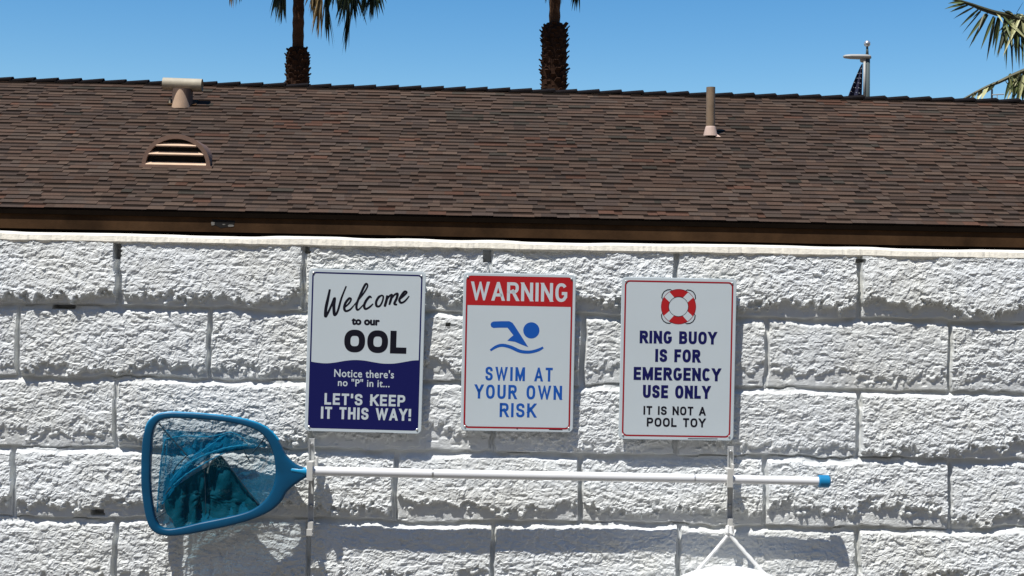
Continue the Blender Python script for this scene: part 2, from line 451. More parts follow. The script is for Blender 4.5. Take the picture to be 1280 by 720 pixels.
# ================================================================== SIGNS
YS = -0.021                                   # sign face
PLATE = 0.0012
class Sign:
    """crop pixel coordinates of the photograph's enlargements turned into the plate's own metres"""
    def __init__(s, name, label, quad, px, size):
        s.tl, s.tr, s.bl, s.br = [Vector(p) for p in quad]      # in enlargement pixels
        s.w, s.h = size
        TL, TR, BL, BR = [at(*p, YS) for p in px]
        c = (TL+TR+BL+BR)/4
        s.roty = math.atan2(-(TR.z-TL.z + BR.z-BL.z)/2, (TR.x-TL.x + BR.x-BL.x)/2)
        s.root = empty(name, c, label, 'sign', 'aluminium pool rule signs on the wall')
        s.root.rotation_euler = (0, s.roty, 0)
        s.n = 0
    def uv(s, x, y):
        a, b = 0.5, 0.5
        for _ in range(5):
            L = s.tl.lerp(s.bl, b); R = s.tr.lerp(s.br, b); a = (x-L.x)/(R.x-L.x)
            T = s.tl.lerp(s.tr, a); B = s.bl.lerp(s.br, a); b = (y-T.y)/(B.y-T.y)
        return ((a-0.5)*s.w, (0.5-b)*s.h)
    def lift(s):
        s.n += 1; return -(0.00010 + 0.00001*s.n)
    def poly(s, name, pts, m, raw=False):
        z = s.lift()
        P = pts if raw else [s.uv(*p) for p in pts]
        bm = bmesh.new()
        vs_ = [bm.verts.new((p[0], z, p[1])) for p in P]
        f = bm.faces.new(vs_); f.normal_update()
        if f.normal.y > 0: f.normal_flip()
        bmesh.ops.triangulate(bm, faces=[f])
        b = MB(); b.bm(bm); return b.build(name, m, s.root)
    def ring(s, name, outer, inner, m):
        z = s.lift(); b = MB(); N = len(outer)
        for i in range(N):
            j = (i+1) % N
            b.face([(outer[i][0], z, outer[i][1]), (outer[j][0], z, outer[j][1]), (inner[j][0], z, inner[j][1]), (inner[i][0], z, inner[i][1])])
        return b.build(name, m, s.root)
    def stroke(s, b, pts, wid, n=7, taper=0.35):
        """one pen stroke as a ribbon that climbs a hair's breadth so it never meets itself"""
        P = smooth_path([(*s.uv(*p), 0) for p in pts], n)
        z0 = s.lift(); N = len(P); k = s.w/(s.tr.x-s.tl.x)
        L, R = [], []
        for i, p in enumerate(P):
            t = (P[min(i+1, N-1)]-P[max(i-1, 0)]).normalized()
            nn = Vector((-t.y, t.x, 0))
            e = min(i, N-1-i)/max(1, 0.12*N)
            ww = 0.5*wid*k*(1-taper*(1-min(1, e)))*(1.0+0.18*nn.x)
            z = z0-0.000008*i/N
            L.append((p.x+nn.x*ww, z, p.y+nn.y*ww)); R.append((p.x-nn.x*ww, z, p.y-nn.y*ww))
        for i in range(N-1): b.face([L[i], L[i+1], R[i+1], R[i]])
    def text(s, line, x0, x1, y0, y1, m, bold=0.0, space=1.0, name='lettering', slant=0.0):
        cu = bpy.data.curves.new('lettering', 'FONT')
        cu.body = line; cu.size = 1.0; cu.space_character = space; cu.shear = slant
        cu.resolution_u = 4
        to = bpy.data.objects.new('lettering', cu); COL.objects.link(to)
        dg = bpy.context.evaluated_depsgraph_get()
        m2 = bpy.data.meshes.new_from_object(to.evaluated_get(dg))
        bpy.data.objects.remove(to); bpy.data.curves.remove(cu)
        V = [vv.co.copy() for vv in m2.vertices]; Fc = [list(p.vertices) for p in m2.polygons]
        bpy.data.meshes.remove(m2)
        ax, bx = min(p.x for p in V), max(p.x for p in V)
        ay, by = min(p.y for p in V), max(p.y for p in V)
        cyc = (y0+y1)/2; cxc = (x0+x1)/2
        ul, ur = s.uv(x0, cyc)[0], s.uv(x1, cyc)[0]
        vt, vb = s.uv(cxc, y0)[1], s.uv(cxc, y1)[1]
        z = s.lift()
        # the letters' weight comes from overprinting them a little to every side
        offs = [(0, 0)] + ([(bold*math.cos(rad(a)), bold*math.sin(rad(a))) for a in range(0, 360, 45)] if bold else [])
        sx, sy = (ur-ul)/(bx-ax+2*bold), (vt-vb)/(by-ay+2*bold)
        W, FF = [], []
        for q, (ox, oy) in enumerate(offs):
            n0 = len(W)
            W += [(ul+(p.x-ax+bold+ox)*sx, z-0.000001*q, vb+(p.y-ay+bold+oy)*sy) for p in V]
            FF += [[n0+i for i in f] for f in Fc]
        return ob(name, W, FF, m, s.root)
    def caps(s, line, x0, x1, y0, y1, m, t=0.18, gap=0.13, name='lettering'):
        """sign painter's capitals: strokes of one width t (of the letter height), fitted between x0 and x1"""
        cyc = (y0+y1)/2; cxc = (x0+x1)/2
        ul, ur = s.uv(x0, cyc)[0], s.uv(x1, cyc)[0]
        vt, vb = s.uv(cxc, y0)[1], s.uv(cxc, y1)[1]
        H = vt-vb; W = (ur-ul)/H
        fixed = sum(t*1.02 for c in line if c in "I!'")
        flex = sum((0.34 if c == ' ' else WID.get(c, 0.60)) for c in line if c not in "I!'") + gap*(len(line)-1)
        k = (W-fixed)/flex
        z0 = s.lift(); b = MB(); x = 0.0; q = 0
        for c in line:
            wd = t*1.02 if c in "I!'" else (0.34 if c == ' ' else WID.get(c, 0.60))*k
            for closed, pts in GLYPH.get(c, []):
                q += 1; z = z0-0.0000004*q
                P = [Vector((x+t/2+p[0]*(wd-t), t/2+p[1]*(1-t), 0)) for p in pts]
                if not closed:                        # square ends
                    for e, nb_ in ((0, 1), (-1, -2)):
                        d = (P[e]-P[nb_]).normalized()
                        ext = t*0.5 if c not in 'SCGJ' else 0.02
                        if abs(d.y) > 0.3 and c not in 'SCGJ!': ext = t*0.9
                        P[e] = P[e]+d*ext
                N = len(P); L, R = [], []
                for i in range(N):
                    a = P[i-1] if (i > 0 or closed) else None
                    n_ = P[(i+1) % N] if (i < N-1 or closed) else None
                    d1 = (P[i]-a).normalized() if a is not None else None
                    d2 = (n_-P[i]).normalized() if n_ is not None else None
                    if d1 is None: d1 = d2
                    if d2 is None: d2 = d1
                    n1, n2 = Vector((-d1.y, d1.x, 0)), Vector((-d2.y, d2.x, 0))
                    mm = (n1+n2); mm.normalize()
                    ml = min(3.2, 1/max(0.2, mm.dot(n1)))*t/2
                    L.append(P[i]+mm*ml); R.append(P[i]-mm*ml)
                for i in range(N if closed else N-1):
                    j = (i+1) % N
                    quad = [(p.x, p.y) for p in (L[i], L[j], R[j], R[i])]
                    for lim, sg in ((0.0, 1), (1.0, -1)):              # trim to the letter's height
                        out = []
                        for e in range(len(quad)):
                            p, n_ = quad[e], quad[(e+1) % len(quad)]
                            ip, iN = (p[1]-lim)*sg >= 0, (n_[1]-lim)*sg >= 0
                            if ip: out.append(p)
                            if ip != iN:
                                f = (lim-p[1])/(n_[1]-p[1]); out.append((p[0]+f*(n_[0]-p[0]), lim))
                        quad = out
                        if len(quad) < 3: break
                    if len(quad) >= 3: b.face([(ul+p[0]*H, z, vb+p[1]*H) for p in quad])
            x += wd+gap*k
        return b.build(name, m, s.root)
    def rr(s, ins, r, n=7, top=None, bot=None):
        """rounded rectangle inset from the plate's edge"""
        x0, x1 = -s.w/2+ins, s.w/2-ins; z0, z1 = -s.h/2+ins, s.h/2-ins
        if top is not None: z1 = top
        if bot is not None: z0 = bot
        out = []
        for cx_, cz_, a0 in ((x1-r, z1-r, 0), (x0+r, z1-r, 90), (x0+r, z0+r, 180), (x1-r, z0+r, 270)):
            for k in range(n):
                a = rad(a0+90*k/(n-1)); out.append((cx_+r*math.cos(a), cz_+r*math.sin(a)))
        return out
    def panel(s):
        P = s.rr(0.0, 0.010); N = len(P); b = MB()
        I = s.rr(0.0012, 0.009)
        lay = [(I, 0.0), (P, 0.0005), (P, PLATE), (I, PLATE+.0002)]
        for pts, y in lay: b.v += [Vector((p[0], y, p[1])) for p in pts]
        for L in range(3):
            for i in range(N):
                j = (i+1) % N; b.f.append([L*N+i, (L+1)*N+i, (L+1)*N+j, L*N+j]); b.c.append(None)
        b.f.append(list(range(N))[::-1]); b.f.append([3*N+i for i in range(N)]); b.c += [None]*2
        b.build('panel', SIGNW, s.root)
        for sx in (-1, 1):
            for sz in (-1, 1):
                c = Vector((sx*(s.w/2-0.0095), 0, sz*(s.h/2-0.0095)))
                t = MB(); t.tube([c+Vector((0, 0.018, 0)), c+Vector((0, -0.0008, 0)), c+Vector((0, -0.0016, 0))], [0.0024, 0.0024, 0.0014], 10)
                t.build('screw', STEEL, s.root)

def arc_(a0, a1, n=18, cx=0.5, cy=0.5, rx=0.5, ry=0.5, e=0.80):
    out = []
    for i in range(n+1):
        a = rad(a0+(a1-a0)*i/n); c_, s_ = math.cos(a), math.sin(a)
        out.append((cx+rx*math.copysign(abs(c_)**e, c_), cy+ry*math.copysign(abs(s_)**e, s_)))
    return out
WID = dict(A=0.68, B=0.62, C=0.62, E=0.55, F=0.53, G=0.64, K=0.64, L=0.52, M=0.78, N=0.64, O=0.66, P=0.60, R=0.63, S=0.60, T=0.58, U=0.62, W=0.98, Y=0.64, H=0.62)
bowl = lambda y0, y1, x1=1.0: [(0, y1), (0.55*x1, y1)] + arc_(90, -90, 10, 0.55*x1, (y0+y1)/2, 0.45*x1, (y1-y0)/2)[1:-1] + [(0.55*x1, y0), (0, y0)]
_S = [tuple(p)[:2] for p in smooth_path([(0.98, 0.74, 0), (0.90, 0.92, 0), (0.5, 1.0, 0), (0.10, 0.92, 0), (0.02, 0.74, 0), (0.14, 0.58, 0), (0.5, 0.505, 0), (0.88, 0.42, 0), (1.0, 0.24, 0), (0.88, 0.07, 0), (0.5, 0.0, 0), (0.10, 0.07, 0), (0.0, 0.27, 0)], 4)]
GLYPH = {
 'A': [(False, [(0, 0), (0.5, 1.06), (1, 0)]), (False, [(0.24, 0.27), (0.76, 0.27)])],
 'B': [(False, [(0, 0), (0, 1)]), (False, bowl(0.53, 1, 0.94)), (False, bowl(0, 0.53))],
 'C': [(False, arc_(42, 318))],
 'E': [(False, [(1, 1), (0, 1), (0, 0), (1, 0)]), (False, [(0, 0.51), (0.88, 0.51)])],
 'F': [(False, [(1, 1), (0, 1), (0, 0)]), (False, [(0, 0.50), (0.86, 0.50)])],
 'G': [(False, arc_(42, 322)+[(1, 0.22), (1, 0.44), (0.60, 0.44)])],
 'H': [(False, [(0, 0), (0, 1)]), (False, [(1, 0), (1, 1)]), (False, [(0, 0.52), (1, 0.52)])],
 'I': [(False, [(0.5, 0), (0.5, 1)])],
 'K': [(False, [(0, 0), (0, 1)]), (False, [(0.95, 1), (0.08, 0.40)]), (False, [(0.36, 0.58), (1, 0)])],
 'L': [(False, [(0, 1), (0, 0), (1, 0)])],
 'M': [(False, [(0, 0), (0, 1)]), (False, [(1, 0), (1, 1)]), (False, [(0.04, 1), (0.5, 0.06), (0.96, 1)])],
 'N': [(False, [(0, 0), (0, 1)]), (False, [(1, 0), (1, 1)]), (False, [(0.02, 1), (0.98, 0)])],
 'O': [(True, arc_(0, 360, 40)[:-1])],
 'P': [(False, [(0, 0), (0, 1)]), (False, bowl(0.45, 1))],
 'R': [(False, [(0, 0), (0, 1)]), (False, bowl(0.48, 1)), (False, [(0.55, 0.46), (1, 0)])],
 'S': [(False, _S)],
 'T': [(False, [(0, 1), (1, 1)]), (False, [(0.5, 1), (0.5, 0)])],
 'U': [(False, [(0, 1), (0, 0.34)] + arc_(180, 360, 16, 0.5, 0.34, 0.5, 0.34)[1:-1] + [(1, 0.34), (1, 1)])],
 'W': [(False, [(0, 1), (0.25, 0), (0.5, 0.98), (0.75, 0), (1, 1)])],
 'Y': [(False, [(0, 1), (0.5, 0.44), (1, 1)]), (False, [(0.5, 0.50), (0.5, 0)])],
 '!': [(False, [(0.5, 0.42), (0.5, 1)]), (False, [(0.5, -0.02), (0.5, 0.0)])],
 "'": [(False, [(0.5, 0.86), (0.5, 1)])],
}
# --- the navy and white joke sign
s1 = Sign('wall_sign', 'navy and white metal sign reading Welcome to our OOL, above the skimmer handle', [(82, 55), (510, 65), (68, 648), (498, 662)],
          [(387.3, 338.3), (530, 341.7), (382.7, 536), (526, 540.7)], (0.252, 0.352))
s1.panel()
s1.ring('border', s1.rr(0.0070, 0.0095), s1.rr(0.0102, 0.0066), NAVY)
wave = [(87, 394), (110, 398), (145, 401), (180, 398), (215, 392), (250, 389), (285, 391), (320, 397), (355, 402), (395, 402), (435, 396), (465, 391), (489, 390)]
P = [s1.uv(*p) for p in wave]
P[0] = (-s1.w/2+0.0085, P[0][1]); P[-1] = (s1.w/2-0.0085, P[-1][1])
P = [tuple(q_)[:2] for q_ in smooth_path([(*p, 0) for p in P], 5)]
low = [p for p in s1.rr(0.0085, 0.008) if p[1] < 0]
s1.poly('navy_field', P[::-1] + low, NAVY, raw=True)
b = MB()
for pts, wd in (([(158, 131), (151, 166), (144, 201), (143, 230), (152, 216), (165, 187), (175, 163), (173, 192), (175, 221), (181, 222), (189, 205), (201, 162), (218, 119)], 8.0),
                ([(213, 197), (229, 181), (236, 167), (229, 164), (216, 180), (211, 199), (217, 210), (232, 205), (246, 190)], 6.6),
                ([(246, 190), (271, 159), (288, 135), (296, 118), (292, 110), (284, 119), (270, 150), (258, 180), (256, 199), (263, 205), (281, 187)], 6.2),
                ([(311, 162), (304, 157), (291, 172), (284, 190), (289, 202), (303, 196), (317, 183)], 6.6),
                ([(348, 152), (337, 159), (328, 176), (330, 191), (341, 191), (350, 176), (354, 157), (346, 151)], 6.4),
                ([(369, 152), (366, 169), (359, 194)], 6.8), ([(364, 172), (376, 155), (385, 150), (383, 163), (376, 187)], 6.4),
                ([(381, 168), (395, 150), (406, 146), (403, 163), (395, 182), (405, 186)], 6.4),
                ([(414, 167), (429, 153), (440, 141), (432, 138), (420, 154), (413, 169), (420, 179), (434, 172), (449, 154)], 6.4)):
    s1.stroke(b, pts, wd*1.22)
b.build('script_lettering', INK, s1.root)
s1.text('to our', 238, 342, 237, 262, INK, bold=0.055)
s1.caps('OOL', 212, 441, 280, 363, INK, t=0.27, gap=0.07)
s1.text("Notice there's", 176, 396, 424, 454, SIGNW, bold=0.016, space=1.08)
s1.text('no "P" in it...', 190, 380, 459, 487, SIGNW, bold=0.016, space=1.08)
s1.caps("LET'S KEEP", 141, 438, 514, 556, SIGNW, t=0.20)
s1.caps('IT THIS WAY!', 128, 460, 564, 608, SIGNW, t=0.20)
s1.poly('fine_print', [(330, 655), (396, 656.5), (396, 658.5), (330, 657)], INK)

# --- the red headed warning sign
s2 = Sign('wall_sign', 'white metal sign with red WARNING band and blue swimmer', [(57, 66), (471, 75), (54, 651), (471, 657)],
          [(579, 342), (717, 345), (578, 537), (717, 539)], (0.2445, 0.3435))
s2.panel()
s2.ring('border', s2.rr(0.0062, 0.0105), s2.rr(0.0100, 0.0075), REDD)
s2.ring('border', s2.rr(0.0068, 0.0100), s2.rr(0.0083, 0.0088), REDI)
hb_ = s2.uv(265, 190)[1]
top = [p for p in s2.rr(0.0080, 0.009) if p[1] > 0]
s2.poly('red_band', top + [(-s2.w/2+0.0080, hb_), (s2.w/2-0.0080, hb_)], REDI, raw=True)
s2.caps('WARNING', 86, 440, 103, 172, SIGNW, t=0.165, gap=0.13)
cxy = s2.uv(310, 280); rr_ = 30*s2.w/416
s2.poly('swimmer_emblem', [(cxy[0]+rr_*math.cos(2*math.pi*k/40), cxy[1]+rr_*math.sin(2*math.pi*k/40)) for k in range(40)], BLUEI, raw=True)
s2.poly('swimmer_emblem', [(170, 247), (200, 246), (228, 246), (240, 252), (250, 266), (300, 342), (276, 333), (250, 322), (222, 318), (232, 308), (244, 298), (222, 270),
                           (190, 270), (170, 271), (162, 267), (159, 259), (162, 251)], BLUEI)
b = MB(); s2.stroke(b, [(160, 354), (182, 340), (205, 335), (235, 342), (270, 357), (305, 360), (335, 353), (355, 343)], 11.5, taper=0.3)
b.build('swimmer_emblem', BLUEI, s2.root)
s2.caps('SWIM AT', 143, 392, 416, 467, BLUEI, t=0.175, gap=0.22)
s2.caps('YOUR OWN', 105, 428, 482, 534, BLUEI, t=0.175, gap=0.20)
s2.caps('RISK', 198, 333, 549, 601, BLUEI, t=0.175, gap=0.18)
s2.poly('fine_print', [(382, 645), (432, 646), (432, 648.5), (382, 647.5)], INK)
s2.poly('fine_print', [(262, 641), (266, 641), (266, 646), (262, 646)], INK)

# --- the ring buoy sign
s3 = Sign('wall_sign', 'white metal sign with red life ring, reading RING BUOY IS FOR EMERGENCY USE ONLY', [(81, 51), (504, 60), (78, 654), (501, 660)],
          [(777, 347), (918, 350), (776, 548), (917, 550)], (0.252, 0.354))
s3.panel()
s3.ring('border', s3.rr(0.0070, 0.011), s3.rr(0.0105, 0.008), REDD)
s3.ring('border', s3.rr(0.0074, 0.0106), s3.rr(0.0088, 0.0094), REDI)
c3 = s3.uv(291, 162); k3 = s3.w/423
circ = lambda r, a0=0, a1=360, n=64: [(c3[0]+r*k3*math.cos(rad(a0+(a1-a0)*i/n)), c3[1]+r*k3*math.sin(rad(a0+(a1-a0)*i/n))) for i in range(n)]
s3.ring('life_ring_emblem', circ(63), circ(36), REDI)
for a in (45, 135, 225, 315):
    da = 15
    def pr(r, ang): return (c3[0]+r*k3*math.cos(rad(ang)), c3[1]+r*k3*math.sin(rad(ang)))
    s3.poly('life_ring_emblem', [pr(35, a-20), pr(64, a-12), pr(64, a+12), pr(35, a+20)], SIGNW, raw=True)
    # the grab rope looping past each band
    O = [pr(62, a-24), pr(71, a-19), pr(76, a-10), pr(78, a), pr(76, a+10), pr(71, a+19), pr(62, a+24)]
    I = [pr(60, a-23), pr(67.5, a-18), pr(72.5, a-9), pr(74.5, a), pr(72.5, a+9), pr(67.5, a+18), pr(60, a+23)]
    s3.poly('life_ring_emblem', O+I[::-1], INK, raw=True)
s3.ring('life_ring_emblem', circ(37), circ(35), INK)
s3.ring('life_ring_emblem', circ(64.5), circ(62.8), REDD)
s3.caps('RING BUOY', 150, 433, 253, 300, NAVY, t=0.225, gap=0.11)
s3.caps('IS FOR', 208, 374, 320, 368, NAVY, t=0.225, gap=0.11)
s3.caps('EMERGENCY', 130, 450, 388, 436, NAVY, t=0.225, gap=0.11)
s3.caps('USE ONLY', 165, 413, 454, 502, NAVY, t=0.225, gap=0.11)
s3.caps('IT IS NOT A', 168, 397, 532, 564, INK, t=0.20)
s3.caps('POOL TOY', 181, 397, 575, 608, INK, t=0.20)
s3.poly('fine_print', [(333, 650), (442, 651), (442, 653), (333, 652)], INK)

# ================================================================== POOL SKIMMER ON ITS HANGERS
YP = -0.053
def cp(x, y, Y=YP): return at(150+x/3.131, 490+y/3.131, Y)      # pixel of the enlargement of the net
outer = [(85, 300), (87, 230), (94, 165), (114, 115), (148, 88), (190, 79), (250, 80), (330, 85), (420, 95), (500, 109), (560, 131), (600, 160), (630, 205), (652, 248),
         (690, 283), (735, 302), (738, 316), (735, 330), (692, 358), (655, 390), (630, 430), (590, 465), (520, 497), (440, 520), (350, 540), (270, 555), (200, 562), (150, 554), (120, 530), (104, 490), (94, 440), (86, 370)]
inner = [(122, 300), (125, 230), (130, 170), (143, 128), (165, 108), (200, 102), (260, 103), (340, 108), (420, 117), (490, 132), (540, 152), (572, 180), (594, 220), (605, 260), (609, 310), (604, 355),
         (588, 395), (560, 430), (520, 458), (470, 476), (400, 492), (320, 508), (250, 525), (195, 534), (162, 527), (145, 505), (135, 470), (127, 420), (122, 360)]
def ray_poly(poly, c, ang):
    d = (math.cos(ang), math.sin(ang)); best = 0
    for i in range(len(poly)):
        a, b_ = poly[i], poly[(i+1) % len(poly)]
        ex, ey = b_[0]-a[0], b_[1]-a[1]
        den = d[0]*ey-d[1]*ex
        if abs(den) < 1e-9: continue
        t = ((a[0]-c[0])*ey-(a[1]-c[1])*ex)/den
        u_ = ((a[0]-c[0])*d[1]-(a[1]-c[1])*d[0])/den
        if t > 0 and -1e-6 <= u_ <= 1+1e-6: best = max(best, t)
    return (c[0]+d[0]*best, c[1]+d[1]*best)
out_s = [tuple(p)[:2] for p in smooth_path([(*p, 0) for p in outer], 6, True)]
in_s = [tuple(p)[:2] for p in smooth_path([(*p, 0) for p in inner], 6, True)]
skim = empty('pool_skimmer', at(640, 590, YP), 'blue leaf rake with sagging net on a long white pole across the wall', 'pool net')
SO = skim.location.copy()
cc = (350, 315); NA = 260; NS = 20
b = MB()
for i in range(NA):
    a = 2*math.pi*i/NA
    o_, i_ = ray_poly(out_s, cc, a), ray_poly(in_s, cc, a)
    O, I = cp(*o_), cp(*i_)
    c = (O+I)/2; hw = (O-I)/2; th = min(0.0105, 0.007+0.3*hw.length)
    for k in range(NS):
        f_ = 2*math.pi*k/NS
        cu_, su_ = math.cos(f_), math.sin(f_)
        # rounded-rectangle section
        e = 0.42
        b.v.append(c + hw*math.copysign(abs(cu_)**e, cu_) + Vector((0, -th*math.copysign(abs(su_)**e, su_), 0)) - SO)
for i in range(NA):
    for k in range(NS):
        j = (i+1) % NA; k2 = (k+1) % NS
        b.f.append([i*NS+k, i*NS+k2, j*NS+k2, j*NS+k]); b.c.append(None)
fr = b.build('frame', BLUEP, skim, smooth=True)
# nubs of the net clip along the upper edge
for x, y in ((200, 80), (228, 81), (470, 104), (496, 110), (520, 117), (546, 127), (572, 140), (596, 158), (430, 97), (400, 93)):
    p = cp(x, y-1)-SO; b = MB(); b.box(p-Vector((0.0028, 0.004, 0.0022)), p+Vector((0.0028, 0.004, 0.0026)), 0.0008); b.build('net_clip', BLUEL, fr)
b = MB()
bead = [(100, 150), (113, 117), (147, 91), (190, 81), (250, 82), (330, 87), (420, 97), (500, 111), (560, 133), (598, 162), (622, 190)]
b.tube([cp(p.x, p.y, YP-0.004)-SO for p in smooth_path([(*p, 0) for p in bead], 6)], 0.0026, 8); b.build('net_hem', BLUEL, fr, smooth=True)  # lighter cloth wrap on the rim; its colour carries the top highlight
b = MB(); b.tube([cp(664, 304, YP-0.006)-SO, cp(672, 304, YP-0.007)-SO, cp(735, 312, YP-0.002)-SO, cp(752, 314, YP)-SO], [0.002, 0.0048, 0.0094, 0.0098], 16)
b.build('socket', BLUEL, skim, smooth=True)

def net_sheet(name, poly, m, depth, res=34, folds=6.0, seed=0, amp=0.006, sag=0.0):
    """a cloth over a traced outline, pushed back and rippled so that it hangs as folds"""
    pl = [tuple(p)[:2] for p in smooth_path([(*p, 0) for p in poly], 5, True)]
    cx_ = sum(p[0] for p in pl)/len(pl); cy_ = sum(p[1] for p in pl)/len(pl)
    N = len(pl); R = 14; bb = MB()
    for r in range(R+1):
        t = r/R
        for i in range(N):
            x = cx_+(pl[i][0]-cx_)*t; y = cy_+(pl[i][1]-cy_)*t
            a1 = np.array([x/46.0*folds/6]); a2 = np.array([y/90.0])
            n_ = vnoise(a1+seed*3.3, a2+seed, 100+seed)[0] + 0.5*vnoise(a1*2.6, a2*2.2, 101+seed)[0]
            fall = 1-t**3
            Y = YP + depth*fall + amp*2*n_*(0.35+0.65*fall)
            bb.v.append(cp(x, y, min(Y, -0.027)) - SO)
    for r in range(R):
        for i in range(N):
            j = (i+1) % N
            if r == 0: bb.f.append([i, N+j, N+i]); bb.c.append(None)
            else: bb.f.append([r*N+i, r*N+j, (r+1)*N+j, (r+1)*N+i]); bb.c.append(None)
    return bb.build(name, m, skim, smooth=True)
net = net_sheet('net', [tuple(((p[0]-350)*1.02+350, (p[1]-315)*1.02+315)) for p in inner], NETL, 0.020, amp=0.004, seed=1)
u1 = net_sheet('net_fold', [(172, 152), (230, 150), (300, 156), (380, 158), (440, 150), (500, 168), (560, 192), (575, 212), (520, 214), (440, 216), (370, 232), (300, 262), (250, 300),
                            (215, 345), (185, 390), (168, 440), (152, 420), (156, 330), (166, 240)], NETM, 0.004, folds=14, seed=2, amp=0.007)
u2 = net_sheet('net_fold', [(392, 250), (372, 262), (340, 292), (290, 322), (230, 362), (195, 392), (176, 425), (180, 470), (205, 500), (215, 528), (260, 530), (330, 514), (420, 496), (490, 478), (548, 445),
                            (500, 385), (455, 325), (420, 275)], NETD, 0.006, folds=16, seed=3, amp=0.009)
u3 = net_sheet('net_fold', [(340, 205), (400, 170), (440, 165), (470, 185), (500, 205), (440, 222), (380, 240), (320, 275), (260, 315), (215, 360), (200, 345), (240, 295), (290, 245)], NETM, -0.004, folds=12, seed=4, amp=0.004)
for u_ in (u1, u2, u3): u_.parent = net
def strip(name, pts, wpx, m, dY=0.0, par=net):
    P = smooth_path([(*p, 0) for p in pts], 6); k = wpx/3.131/567.0; bb = MB()
    bb.tube([cp(p.x, p.y, YP+dY)-SO for p in P], [k*(0.7+0.3*math.sin(2.4*i)) for i in range(len(P))], 6)
    return bb.build(name, m, par, smooth=True)
strip('strap', [(153, 124), (190, 168), (228, 210), (264, 250)], 4.2, STRAP, -0.004)
strip('strap', [(562, 183), (545, 207), (520, 236)], 4.2, STRAP, -0.004)
strip('strap', [(486, 228), (496, 252), (510, 272)], 3.4, STRAP, 0.002)
strip('strap', [(262, 250), (225, 285), (207, 318)], 3.2, STRAP, 0.002)
strip('strap', [(178, 400), (192, 380), (200, 372)], 3.4, STRAP, -0.004)
strip('strap', [(132, 500), (156, 485), (178, 470)], 3.4, STRAP, -0.002)
strip('net_hem', [(178, 185), (164, 250), (156, 330), (150, 400), (146, 470)], 5.0, FOLD, -0.002)
strip('net_hem', [(186, 180), (182, 240), (176, 290)], 3.6, FOLD, -0.003)
strip('net_hem', [(182, 184), (250, 172), (330, 176), (390, 168), (430, 158), (470, 172), (500, 196)], 3.6, FOLD, -0.004)
strip('net_hem', [(196, 352), (240, 300), (300, 262), (360, 236), (430, 216), (500, 208)], 5.5, FOLD, -0.008)
strip('net_hem', [(208, 366), (260, 322), (320, 286), (372, 256), (410, 238)], 4.5, FOLD, -0.007)
strip('net_hem', [(272, 258), (330, 226), (392, 180)], 3.4, FOLD, -0.008)
strip('net_hem', [(394, 250), (440, 306), (495, 380), (548, 446)], 4.2, STRAP, -0.003)
strip('net_hem', [(342, 318), (352, 282), (372, 262)], 4.0, mesh_mat('grey_hem', (0.25, 0.33, 0.33), 0.85), -0.004)
strip('seam', [(330, 300), (334, 380), (336, 480)], 2.6, STRAP, 0.0)
# pole
pl, pr_ = at(383, 588.5, YP), at(1025, 601.5, YP)
ax = (pr_-pl).normalized()
mid = at(541, 592, YP); mid2 = at(868, 598, YP)
b = MB(); RP = 0.0099
b.tube([pl-SO, mid-SO], RP, 28); b.tube([mid-SO, mid2-ax*0.0-SO], RP*0.975, 28); b.tube([mid2-SO, pr_-SO], RP*0.94, 28)
po = b.build('pole', ALU, skim, smooth=False)
for c_, e_, r_ in ((mid, 0.002, 1.03), (mid2, 0.0012, 1.0)):
    b = MB(); b.tube([c_-ax*e_-SO, c_+ax*e_-SO], RP*r_, 24); b.build('joint_ring', STEEL, po)
b = MB(); b.tube([pr_-ax*0.004-SO, pr_-ax*0.002-SO, pr_+ax*0.018-SO, pr_+ax*0.021-SO], [RP*1.25, RP*1.38, RP*1.38, RP*1.1], 28)
b.build('end_cap', BLUEC, skim)

